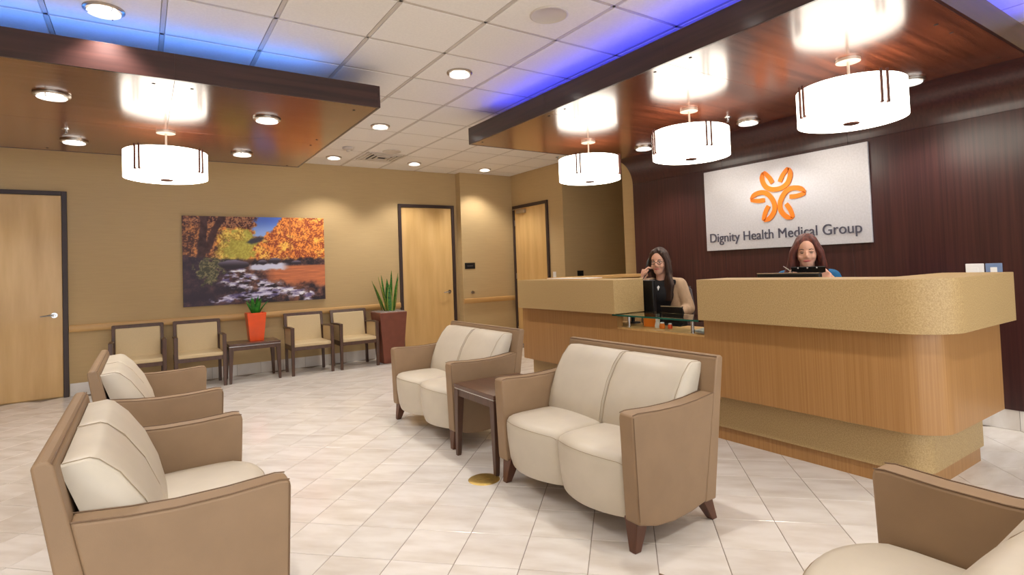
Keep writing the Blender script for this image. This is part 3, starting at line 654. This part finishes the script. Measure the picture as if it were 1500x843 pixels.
# ------------------------------------------------------------------ loveseats
def loft_u(profile_fn, us, mb):
    return mb.loft([profile_fn(u) for u in us])
def loveseat(loc, rz, label):
    """front = +y, width along x"""
    t = thing('loveseat', label, 'loveseat', (loc[0], loc[1], 0), rz, 'cream and tan waiting room loveseats')
    W = .60; at = .092
    pan = [(-.155, .125), (-.295, .835), (-.31, .847), (-.335, .847), (-.347, .835), (-.238, .125)]
    o = MB().prism(pan, 'x', -W, W).build('back_panel', M['tanleather'], t, .008, 3)
    MB().tube([(-W+.003, -.300, .842), (W-.003, -.300, .842)], .0025, 6).build('piping', M['piping'], o)
    arm = [(-.158, .13), (-.05, .108), (.08, .098), (.2, .108), (.322, .142), (.338, .62), (.333, .645), (.30, .650), (.15, .640), (0, .638), (-.12, .645), (-.262, .662)]
    for s in (-1, 1):
        a = MB().prism(arm, 'x', s*(W-at), s*W).build('arm', M['tanleather'], t, .010, 3)
        for xx in (W-.004, W-at+.004): MB().tube([(s*xx, y, z+.001) for y, z in arm[6:]], .0022, 6).build('piping', M['piping'], a)
        MB().tube([(s*(W+.001), .318, .16), (s*(W+.001), .332, .635)], .002, 6).build('piping', M['piping'], a)
    inner = W-at
    for s in (-1, 1):
        def prof(u):
            x = s*(.003+u*(inner-.006)); c = max(0., math.sin(math.pi*min(max(u, 0), 1)))**.75; e = min(u, 1-u); rn = .018*(1-min(1, e/.06))**2
            yf = .312+.078*c; zt = .432+.018*c-rn
            return [(x, -.15, .15), (x, -.15, zt-.01), (x, .05, zt), (x, .22, zt), (x, yf-.05, zt-.004), (x, yf-.018-rn*.3, zt-.014), (x, yf-.003-rn*.5, zt-.034), (x, yf-rn*.6, zt-.06),
                    (x, yf-.004-rn*.6, .30), (x, yf-.02-rn*.6, .18), (x, yf-.035-rn*.6, .135), (x, yf-.07, .125), (x, 0, .12)]
        us = [0, .012, .03, .06, .12, .2, .3, .4, .5, .6, .7, .8, .88, .94, .97, .988, 1]
        c = loft_u(prof, us, MB()).build('seat_cushion', M['cream'], t, smooth=50)
        MB().tube([tuple(Vector(prof(u)[6])+Vector((0, .001, .001))) for u in us[1:-1]], .0014, 6).build('piping', M['seam'], c)
        def prof2(u):
            x = s*(.002+u*(inner-.004)); c = math.sin(math.pi*u)**.5 if 0 < u < 1 else 0; e = min(u, 1-u); rn = .012*(1-min(1, e/.05))**2
            pts = [(-.165, .43), (-.29, .80), (-.285, .812), (-.218, .818), (-.198, .808), (-.145, .752), (-.083, .655), (-.036, .54), (-.012, .44), (-.02, .42)]
            out = []
            for i, (y, z) in enumerate(pts):
                f = 0 if i < 2 else 1
                out.append((x, y-f*rn+(.012*c if i >= 4 else 0), z-(rn if 1 <= i <= 4 else 0)))
            return out
        us2 = [0, .01, .025, .05, .12, .25, .4, .5, .6, .75, .88, .95, .975, .99, 1]
        c = loft_u(prof2, us2, MB()).build('back_cushion', M['cream'], t, smooth=45)
        for ue in (.02, .98): MB().tube([tuple(Vector(p)+Vector((0, .002, .001))) for p in prof2(ue)[2:9]], .0014, 6).build('piping', M['seam'], c)
    bx('seat_base', (-inner, -.16, .12), (inner, .26, .16), M['tanleather'], t)
    for sx in (-1, 1):
        MB().frustum((sx*.545, .30, 0), .02, (sx*.53, .265, .15), (.042, .042)).build('leg', M['legwood'], t, .004)
        MB().frustum((sx*.545, -.268, 0), .02, (sx*.53, -.20, .14), (.04, .04)).build('leg', M['legwood'], t, .004)
    return t
loveseat((2.195, 2.43), R(90), 'cream and tan loveseat with its back to the desk beside the brass floor outlet')
loveseat((2.235, 4.31), R(90), 'cream and tan loveseat across the side table, nearer the doors')
loveseat((.08, 2.64), R(-90), 'cream and tan loveseat facing the desk, farther from the wall chairs')
loveseat((.08, 4.54), R(-90), 'cream and tan loveseat facing the desk, nearer the wall chairs')
loveseat((1.468, .545), 0, 'cream and tan loveseat turned toward the chair row, beside the rounded desk end')

# ------------------------------------------------------------------ tables
def side_table(loc, rz, wx, wy, h, label):
    t = thing('side_table', label, 'side table', (loc[0], loc[1], 0), rz, 'walnut side tables')
    bx('top', (-wx/2, -wy/2, h-.03), (wx/2, wy/2, h), M['tabletop'], t, .004)
    bx('metal_inlay', (-wx/2+.004, -wy/2+.004, h-.036), (wx/2-.004, wy/2-.004, h-.03), M['chrome'], t)
    m = MB(); a = .02
    for y in (-wy/2+a, wy/2-a): m.box((-wx/2+.03, y-.011, h-.085), (wx/2-.03, y+.011, h-.036))
    for x in (-wx/2+a, wx/2-a): m.box((x-.011, -wy/2+.03, h-.085), (x+.011, wy/2-.03, h-.036))
    m.build('apron', M['chairwood'], t)
    for sx in (-1, 1):
        for sy in (-1, 1):
            cx, cy = sx*(wx/2-.028), sy*(wy/2-.028); rings = []
            for z, hh in ((0, .014), (.02, .016), (.25, .022), (h-.10, .027), (h-.036, .027)):
                ox, oy = cx+sx*(.027-hh), cy+sy*(.027-hh); rings.append([(ox-hh, oy-hh, z), (ox+hh, oy-hh, z), (ox+hh, oy+hh, z), (ox-hh, oy+hh, z)])
            MB().loft(rings).build('leg', M['chairwood'], t, .003)
    return t
side_table((2.165, 3.36), 0, .57, .55, .52, 'walnut side table with silver inlay between the two right loveseats')
side_table((1.21, 8.09), 0, .62, .46, .50, 'walnut side table holding the orange pot between the wall chairs')

# ------------------------------------------------------------------ wall chairs
def guest_chair(x, label):
    """front = -y"""
    t = thing('armchair', label, 'chair', (x, 8.10, 0), 0, 'wooden armchairs along the painted wall')
    for s in (-1, 1):
        MB().frustum((s*.262, -.245, 0), .018, (s*.262, -.25, .645), .022).build('front_leg', M['chairwood'], t, .003)
        pth = [(.19, 0), (.205, .40), (.235, .60), (.275, .81)]
        rings = [[(s*.252-.018, y-.018, z), (s*.252+.018, y-.018, z), (s*.252+.018, y+.018, z), (s*.252-.018, y+.018, z)] for y, z in pth]
        MB().loft(rings).build('rear_leg', M['chairwood'], t, .003)
        MB().loft([[(s*.262-.02, y, z-.022), (s*.262+.02, y, z-.022), (s*.262+.02, y, z), (s*.262-.02, y, z)] for y, z in ((-.27, .645), (-.1, .650), (.1, .640), (.25, .625))]).build('arm', M['chairwood'], t, .004)
        bx('side_panel', (s*.262-.008, -.225, .40), (s*.262+.008, .19, .622), M['fabric'], t, .003)
        bx('side_rail', (s*.262-.012, -.23, .335), (s*.262+.012, .19, .40), M['chairwood'], t)
    bx('front_apron', (-.245, -.255, .335), (.245, -.232, .385), M['chairwood'], t, .002)
    bx('seat', (-.246, -.262, .38), (.246, .19, .43), M['fabric'], t, .014)
    MB().loft([[(-.262, y-.014, z), (.262, y-.014, z), (.262, y+.018, z), (-.262, y+.018, z)] for y, z in ((.266, .765), (.276, .815))]).build('top_rail', M['chairwood'], t, .004)
    MB().loft([[(-.232, y-.022, z), (.232, y-.022, z), (.232, y+.012, z), (-.232, y+.012, z)] for y, z in ((.195, .42), (.232, .60), (.268, .775))]).build('backrest', M['fabric'], t, .01)
guest_chair(-.05, 'beige wooden armchair nearest the left maple door')
guest_chair(.59, 'beige wooden armchair directly left of the table with the orange pot')
guest_chair(1.93, 'beige wooden armchair directly right of the table with the orange pot')
guest_chair(2.58, 'beige wooden armchair next to the tall brown planter')

# ------------------------------------------------------------------ plants
def blade(mb, base, az, lean, L, w, twist=0., n=9, curl=0.):
    d = Vector((math.cos(az), math.sin(az), 0)); rings = []
    for i in range(n):
        s = i/(n-1); p = Vector(base)+d*(lean*L*s+curl*L*s*s)+Vector((0, 0, L*s*(1-.25*abs(lean)*s)))
        ww = w*(.55+.9*s-1.42*s*s+.02) if s < .98 else w*.03
        ww = max(ww, w*.03); a = az+math.pi/2+twist*s; side = Vector((math.cos(a), math.sin(a), 0)); nn = Vector((-math.sin(a), math.cos(a), 0))
        rings.append([tuple(p-side*ww/2), tuple(p-side*ww*.36-nn*.004), tuple(p-nn*.007*ww/w), tuple(p+side*ww*.36-nn*.004), tuple(p+side*ww/2), tuple(p+nn*.003)])
    o = len(mb.v); mb.loft(rings); k = 6
    for fi in range(len(mb.f)-((n-1)*k+2), len(mb.f)):
        f = mb.f[fi]; cols = [(i-o) % k for i in f]
        if len(f) == 4 and (set(cols) <= {0, 1} or set(cols) <= {3, 4}): mb.mi[fi] = 1
    return mb
pl = thing('planter', 'tall tapered brown planter beside the door', 'planter', (3.095, 8.03, 0))
MB().frustum((0, 0, 0), .155, (0, 0, .755), .212).build('planter_body', M['planter'], pl, .012)
MB().frustum((0, 0, .752), .196, (0, 0, .762), .19).build('gravel_bed', M['gravel'], pl)
gv = MB()
for k in range(150): gv.ell((random.uniform(-.18, .18), random.uniform(-.18, .18), .764), (.012, .012, .008), 6, 4)
o = gv.build('gravel', M['gravel'], pl); o['kind'] = 'stuff'
sp = thing('snake_plant', 'tall snake plant with yellow-edged upright leaves in the brown planter', 'plant', (3.095, 8.03, .766))
for k, (bx_, by_, az, ln, L, w) in enumerate(((-.06, 0, 3.3, .38, .46, .06), (-.05, -.05, 3.0, .2, .55, .055), (-.02, .03, 2.6, .12, .56, .06), (0, -.06, 4.2, .08, .42, .06), (.03, 0, .2, .06, .62, .055), (.05, -.03, .0, .2, .54, .05),
        (.07, .03, .3, .22, .6, .05), (.02, .06, 1.4, .1, .5, .06), (-.03, -.02, 3.6, .28, .40, .05), (.05, -.07, 5.3, .1, .38, .06), (0, 0, 1.9, .03, .48, .06), (.08, -.05, 5.8, .12, .46, .05), (-.08, .04, 3.1, .3, .5, .05))):
    blade(MB(), (bx_, by_, -.002), az, ln, L, w*1.75, random.uniform(-.5, .5)).build('leaf', [M['leaf'], M['leafedge']], sp)
pt = thing('flower_pot', 'bright orange tapered pot on the walnut side table', 'flower pot', (1.255, 8.10, .50))
MB().loft([[(a*h, b*h, z) for a, b in ((-1,-1),(1,-1),(1,1),(-1,1))] for h, z in ((.085, 0), (.118, .375), (.108, .375), (.102, .345))]).build('pot_body', M['pot'], pt, .006)
bx('soil', (-.10, -.10, .335), (.10, .10, .347), M['dark'], pt)
sp2 = thing('potted_succulent', 'small bright green leafy plant growing in the orange pot', 'plant', (1.255, 8.10, .845))
for k in range(12):
    a = k*2.4; ln = .1+.45*(k % 3)/2
    blade(MB(), (.03*math.cos(a), .03*math.sin(a), -.01), a, ln, .2+.07*(k % 4)/3, .075, random.uniform(-.4, .4), curl=.1).build('leaf', [M['leaf2'], M['leaf2']], sp2)

# brass floor outlet
t = thing('floor_outlet', 'round brass floor outlet cover beside the side table leg', 'floor outlet', (1.80, 3.10, 0))
MB().lathe([(.001, .006), (.07, .006), (.098, .003), (.102, 0), (.001, 0)], n=40).build('cover', M['brass'], t)
for sx in (-1, 1): MB().lathe([(.001, .008), (.022, .008), (.022, .005), (.001, .005)], (sx*.035, 0, 0), 20).build('lid', M['brass'], t)

# ------------------------------------------------------------------ office chairs and people
def office_chair(loc, rz, label, lift=0.):
    t = thing('office_chair', label, 'office chair', loc, rz, 'mesh office chairs')
    for k in range(5):
        a = 2*math.pi*k/5; MB().tube([(0, 0, .10), (.30*math.cos(a), .30*math.sin(a), .065)], [.026, .018], 10).build('base_spoke', M['black'], t)
        MB().tube([(.30*math.cos(a)-.012, .30*math.sin(a), .03), (.30*math.cos(a)+.012, .30*math.sin(a), .03)], .03, 14).build('castor', M['black'], t)
    MB().tube([(0, 0, .08), (0, 0, .545+lift)], .028, 14).build('gas_lift', M['chrome'], t)
    ring = [(.21*math.cos(2*math.pi*k/28), .21*math.sin(2*math.pi*k/28), .235+lift) for k in range(29)]
    MB().tube(ring, .011, 8, cap=False).build('foot_ring', M['chrome'], t)
    m = MB()
    for k in range(3): m.tube([(0, 0, .235+lift), (.21*math.cos(2.1*k), .21*math.sin(2.1*k), .235+lift)], .007, 6)
    m.build('ring_spokes', M['chrome'], t)
    bx('seat', (-.24, -.17, .545+lift), (.24, .23, .61+lift), M['black'], t, .03)
    fr = [(x, .235+.05*(z-.7), z) for x, z in ((-.21, .70), (-.225, .9), (-.20, 1.07), (-.14, 1.115), (.14, 1.115), (.20, 1.07), (.225, .9), (.21, .70), (-.21, .70))]
    MB().tube(fr, .014, 8).build('back_frame', M['dkgrey'], t)
    m = MB()
    for k in range(22): x = -.2+.4*k/21; m.tube([(x, .236, .71), (x, .256, 1.10)], .0035, 4)
    for k in range(20): z = .72+.38*k/19; m.tube([(-.205, .236+.05*(z-.7), z), (.205, .236+.05*(z-.7), z)], .0035, 4)
    m.build('back_mesh', M['dkgrey'], t)
    MB().tube([(0, .1, .57), (0, .25, .62), (0, .255, .80)], .02, 8).build('back_support', M['black'], t)
    return t
def limb(mb, pts, rad, n=14):
    for a, b, ra, rb in zip(pts[:-1], pts[1:], rad[:-1], rad[1:]):
        mb.tube([a, b], [ra, rb], n); mb.ell(b, (rb, rb, rb), 12, 8)
    mb.ell(pts[0], (rad[0],)*3, 12, 8); return mb
def hand(mb, w, d, up, s, curl=.5):
    """w wrist point, d finger direction, up back-of-hand normal, s side (+1 thumb along right)"""
    w = Vector(w); d = Vector(d).normalized(); up = Vector(up).normalized(); sd = d.cross(up).normalized()*s
    palm = w+d*.045
    mb.tube([tuple(w), tuple(palm), tuple(w+d*.085)], [.024, .034, .032], 12)
    for i, (off, L) in enumerate(((-.027, .058), (-.009, .072), (.009, .078), (.026, .07))):
        b = w+d*.078+sd*off; k1 = b+(d*math.cos(curl*.6)-up*math.sin(curl*.6))*L*.5; k2 = k1+(d*math.cos(curl*1.6)-up*math.sin(curl*1.6))*L*.5
        limb(mb, [tuple(b), tuple(k1), tuple(k2)], [.0105, .0095, .008], 8)
    b = w+d*.03+sd*.026; k1 = b+(d*.6+sd*.65-up*.25).normalized()*.038; k2 = k1+(d*.9+sd*.1-up*.4).normalized()*.032
    limb(mb, [tuple(b), tuple(k1), tuple(k2)], [.013, .0115, .009], 8)
def head_parts(mb, c, nod=0.):
    """head facing -y at centre c"""
    M_ = Matrix.Translation(Vector(c)) @ Matrix.Rotation(nod, 4, 'X')
    def q(p): return tuple(M_ @ Vector(p))
    def e(p, r): mb.ell(q(p), r, 20, 14)
    e((0, .012, .035), (.074, .092, .088)); e((0, -.022, -.02), (.066, .070, .082)); e((0, -.042, -.075), (.044, .046, .042)); e((0, -.062, -.098), (.022, .020, .018))
    for s in (-1, 1): e((s*.036, -.062, -.03), (.024, .024, .022)); e((s*.074, .012, -.01), (.010, .018, .030))
    mb.tube([q((0, -.088, .018)), q((0, -.104, -.018)), q((0, -.100, -.03))], [.007, .012, .010], 8)
    for s in (-1, 1): e((s*.010, -.094, -.03), (.008, .008, .007))
    return q
def face_bits(root, q, glasses, lidded):
    for s in (-1, 1):
        if lidded: MB().ell(q((s*.031, -.0815, .004)), (.0125, .007, .003), 10, 6).build('eyelid', M['dark'], root)
        if not lidded: ey = MB().ell(q((s*.031, -.080, .008)), (.0115, .006, .0042 if not lidded else .0015), 12, 8).build('eye', M['eyewhite'], root)
        if not lidded: MB().ell(q((s*.031, -.0865, .007)), (.0062, .0035, .0046 if not lidded else .0015), 10, 6).build('iris', M['dark'], ey)
        MB().tube([q((s*.016, -.090, .028)), q((s*.032, -.090, .034)), q((s*.047, -.080, .029))], [.003, .0032, .002], 6).build('eyebrow', M['hair1'], root)
        MB().tube([q((s*.016, -.089, .013)), q((s*.031, -.0905, .0165)), q((s*.046, -.081, .011))], [.0018, .0024, .0018], 6).build('eyelash', M['dark'], root)
    MB().tube([q((-.025, -.083, -.057)), q((-.012, -.0925, -.056)), q((0, -.095, -.0575)), q((.012, -.0925, -.056)), q((.025, -.083, -.057))], [.002, .0055, .0058, .0055, .002], 8).build('lips', M['lip'], root)
    if glasses:
        gm = MB()
        for s in (-1, 1):
            pts = [q((s*.031+.024*math.cos(a), -.098+.012*abs(math.cos(a))*(1 if s*math.cos(a) > 0 else 0), .006+.017*math.sin(a))) for a in [2*math.pi*k/20 for k in range(21)]]
            gm.tube(pts, .0026, 6, cap=False); gm.tube([q((s*.055, -.086, .010)), q((s*.076, 0, .010))], .0017, 6)
        gm.tube([q((-.008, -.099, .009)), q((.008, -.099, .009))], .0017, 6)
        g_ = gm.build('glasses', M['black'], root)
def person(loc, rz, label, pose):
    t = thing('person', label, 'person', loc, rz)
    C = pose['head']
    b = MB()
    q = head_parts(b, C, pose.get('nod', 0))
    limb(b, [(0, .012, 1.10), (C[0]*.6, C[1]*.5+.018, C[2]-.12), (C[0], C[1]+.018, C[2]-.06)], [.062, .05, .052])
    torso = [((0, .03, .74), (.165, .12, .12)), ((0, .02, .88), (.135, .10, .13)), ((0, .0, 1.0), (.145, .105, .12)), ((0, .01, 1.08), (.15, .085, .07))]
    for c, r in torso: b.ell(c, r, 24, 14)
    limb(b, [(-.155, .01, 1.105), (.155, .01, 1.105)], [.052, .052])
    for s in (-1, 1): limb(b, [(s*.085, .02, .715), (s*.11, -.35, .61), (s*.10, -.215, .30)], [.082, .056, .042]); limb(b, [(s*.10, -.215, .29), (s*.105, -.33, .275)], [.034, .026])
    for s, arm in ((-1, pose['rarm']), (1, pose['larm'])): limb(b, [(s*.165, .01, 1.10)]+arm['pts'], [.047, .038, .026])
    for arm, s in ((pose['rarm'], pose['rarm']['s']), (pose['larm'], pose['larm']['s'])): hand(b, arm['pts'][-1], arm['d'], arm['up'], s, arm['curl'])
    body = remesh('body', b, M['skin'], .0058, t, 3)
    face_bits(t, q, pose.get('glasses', False), pose.get('lidded', False))
    # clothing
    def grow(k): return [(c, tuple(v+k for v in r)) for c, r in torso]
    c1 = MB()
    for c, r in grow(.012): c1.ell(c, r, 24, 14)
    limb(c1, [(-.15, .01, 1.103), (.15, .01, 1.103)], [.060, .060])
    if not pose['cardigan']:
        for s, arm in ((-1, pose['rarm']), (1, pose['larm'])):
            p = [(s*.165, .01, 1.10)]+arm['pts']; e = Vector(p[1])*.12+Vector(p[2])*.88
            limb(c1, [p[0], p[1], tuple(e)], [.060, .050, .038])
    remesh('top', c1, M[pose['top']], .0075, t, 4)
    if pose['cardigan']:
        c2 = MB()
        for s, arm in ((-1, pose['rarm']), (1, pose['larm'])):
            p = [(s*.165, .012, 1.10)]+arm['pts']; e = Vector(p[1])*.12+Vector(p[2])*.88
            limb(c2, [(s*.10, .02, 1.125), p[0], p[1], tuple(e)], [.05, .068, .058, .042])
            limb(c2, [(s*.125, .0, 1.06), (s*.135, -.02, .9), (s*.14, -.03, .76)], [.062, .062, .075])
        for c, r in grow(.02)[0:4]: c2.ell((c[0], c[1]+.035, c[2]), (r[0], r[1]-.01, r[2]), 24, 14)
        remesh('cardigan', c2, M['cardigan'], .0085, t, 4)
        MB().add([(-.016, -.114, 1.085), (-.004, -.121, 1.05), (.010, -.114, 1.085), (-.002, -.110, 1.10)], [(0, 1, 2, 3)]).build('collar_patch', M['paper'], t)
    c3 = MB()
    for s in (-1, 1): limb(c3, [(s*.085, .02, .72), (s*.11, -.35, .61), (s*.10, -.22, .32)], [.092, .064, .052])
    c3.ell((0, .03, .72), (.178, .135, .10), 24, 12); remesh('trousers', c3, M['trousers'], .010, t, 3)
    for s in (-1, 1): MB().loft([[(s*.105+x*w, -.345+y, z) for x, y in ((-.04, 0), (.04, 0), (.042, .10), (.03, .17), (-.03, .17), (-.042, .10))] for z, w in ((.248, 1), (.28, 1), (.315, .7))]).build('shoe', M['black'], t, .008)
    # hair
    h = MB(); n_ = pose.get('nod', 0)
    def hq(p): return q(p)
    h.ell(hq((0, .027, .056)), (.085, .093, .088), 24, 14); h.ell(hq((0, .05, -.01)), (.080, .070, .09), 20, 12)
    for strand in pose['hair']: limb(h, [hq(p) if rel else p for p, rel in strand[0]], strand[1], 10)
    remesh('hair', h, M[pose['haircol']], .0062, t, 3)
    return t
def S(*pts): return [(p[:3], len(p) == 3) for p in pts]      # 3-tuple: head space, 4-tuple: body space
W1 = (4.17, 3.64); W2 = (4.30, 2.30)
office_chair((W1[0]+.0, W1[1]+.0, 0), R(-66), 'grey mesh-backed drafting chair under the person in the tan cardigan', .03)
office_chair((W2[0], W2[1], 0), R(-62), 'grey mesh-backed drafting chair under the person in the blue sweater', .09)
hair1 = []
for k in range(7):
    f = k/6
    hair1.append((S((.06+.012*f, -.045+.05*f, .085), (.088, -.035+.055*f, .0), (.100-.02*f, -.05+.05*f, -.12), (.125-.075*f, -.105+.05*f, 1.10, 1), (.115-.075*f, -.125+.04*f, .96, 1)), [.020, .024, .026, .024, .010]))
for k in range(4):
    f = k/3; hair1.append((S((-.06, -.03+.06*f, .085), (-.086, .0+.05*f, 0), (-.088+.03*f, .05+.03*f, -.12), (-.10+.06*f, .10, 1.05, 1)), [.018, .022, .026, .016]))
for k in range(5): hair1.append((S((-.05+.025*k, .10, .02), (-.06+.03*k, .10, -.12), (-.07+.035*k, .115, 1.0, 1)), [.03, .035, .02]))
for k in range(5): hair1.append((S((.0+.004*k, -.01, .135), (.03+.008*k, -.058+.012*k, .108), (.062+.004*k, -.05+.012*k, .05)), [.012, .014, .014]))
for k in range(4): hair1.append((S((.0, -.01, .135), (-.032-.008*k, -.05+.014*k, .108), (-.066-.003*k, -.03+.012*k, .05)), [.012, .014, .013]))
p1 = dict(head=(-.01, -.035, 1.322), nod=R(6), glasses=True, cardigan=True, top='blacktop', haircol='hair1', hair=hair1,
    rarm=dict(pts=[(-.25, -.15, .93), (-.148, -.105, 1.172)], d=(.22, .10, .95), up=(-.9, -.35, .2), s=1, curl=1.0),
    larm=dict(pts=[(.25, -.03, .88), (.19, -.20, .845)], d=(-.65, -.5, .0), up=(0, 0, 1), s=-1, curl=.35))
w1 = person((W1[0], W1[1], .03), R(-66), 'person in a tan cardigan, black top and glasses talking on a telephone behind the desk', p1)
ph = thing('telephone_handset', 'black telephone handset held to the ear of the person in the cardigan', 'telephone', (W1[0], W1[1], 0), R(-66))
MB().tube([(-.098, -.115, 1.268), (-.112, -.095, 1.30), (-.112, -.06, 1.355), (-.098, -.03, 1.385)], [.018, .013, .013, .018], 10).build('handle', M['black'], ph)
MB().tube([(-.098, -.115, 1.268), (-.080, -.122, 1.272)], [.02, .017], 12).build('mouthpiece', M['black'], ph); MB().tube([(-.098, -.03, 1.385), (-.086, -.035, 1.380)], [.02, .018], 12).build('earpiece', M['black'], ph)
MB().tube([(-.10, -.118, 1.258), (-.16, -.19, 1.15), (-.13, -.26, .98), (-.02, -.28, .80)], .004, 6).build('cord', M['black'], ph)
hair2 = []
for k in range(8):
    f = k/7
    hair2.append((S((-.050-.012*f, -.04+.05*f, .078), (-.094, -.035+.05*f, .0), (-.112+.01*f, -.03+.04*f, -.10), (-.15+.03*f, -.10+.06*f, 1.10, 1), (-.175+.05*f, -.12+.06*f, 1.0, 1)), [.020, .026, .030, .030, .014]))
    hair2.append((S((.050+.012*f, -.04+.05*f, .078), (.092, -.030+.05*f, .0), (.108-.01*f, -.02+.04*f, -.10), (.13-.03*f, -.03+.06*f, 1.13, 1)), [.020, .026, .028, .016]))
for k in range(6): hair2.append((S((.012, -.01, .135), (-.034-.005*k, -.050+.013*k, .098), (-.072-.002*k, -.048+.012*k, .03)), [.010, .011, .014]))
for k in range(5): hair2.append((S((.012, -.01, .135), (.040+.004*k, -.048+.014*k, .098), (.074, -.042+.012*k, .03)), [.010, .011, .014]))
for k in range(5): hair2.append((S((-.05+.025*k, .10, .02), (-.06+.03*k, .10, -.12), (-.07+.035*k, .115, 1.05, 1)), [.03, .035, .02]))
p2 = dict(head=(0, -.085, 1.297), nod=R(8), lidded=True, cardigan=False, top='blue', haircol='hair2', hair=hair2,
    rarm=dict(pts=[(-.235, -.06, .90), (-.13, -.27, 1.05)], d=(.35, -.55, .75), up=(-.3, -.8, -.5), s=1, curl=.8),
    larm=dict(pts=[(.245, -.05, .90), (.17, -.27, 1.06)], d=(-.55, -.45, .6), up=(.3, -.8, -.4), s=-1, curl=.8))
w2 = person((W2[0], W2[1], .09), R(-62), 'person in a blue sweater looking down at a clipboard behind the long counter', p2)
cb = thing('clipboard', 'black clipboard held up by the person in the blue sweater', 'clipboard', (W2[0], W2[1], 0), R(-62))
MB().loft([[(-.105, y, z), (.115, y, z), (.115, y+.005, z+.004), (-.105, y+.005, z+.004)] for y, z in ((-.235, 1.06), (-.335, 1.275))]).build('board', M['black'], cb)
for x in (-.06, 0, .06): MB().tube([(x, -.336, 1.268), (x, -.341, 1.270)], .005, 10).build('rivet', M['chrome'], cb)
t = thing('pen', 'silver pen in the hand of the person in the blue sweater', 'pen', (W2[0], W2[1], 0), R(-62))
MB().tube([(-.155, -.30, 1.285), (-.105, -.335, 1.245)], .0045, 8).build('barrel', M['chrome'], t); MB().tube([(-.105, -.335, 1.245), (-.096, -.341, 1.238)], [.0045, .001], 8).build('tip', M['black'], t)
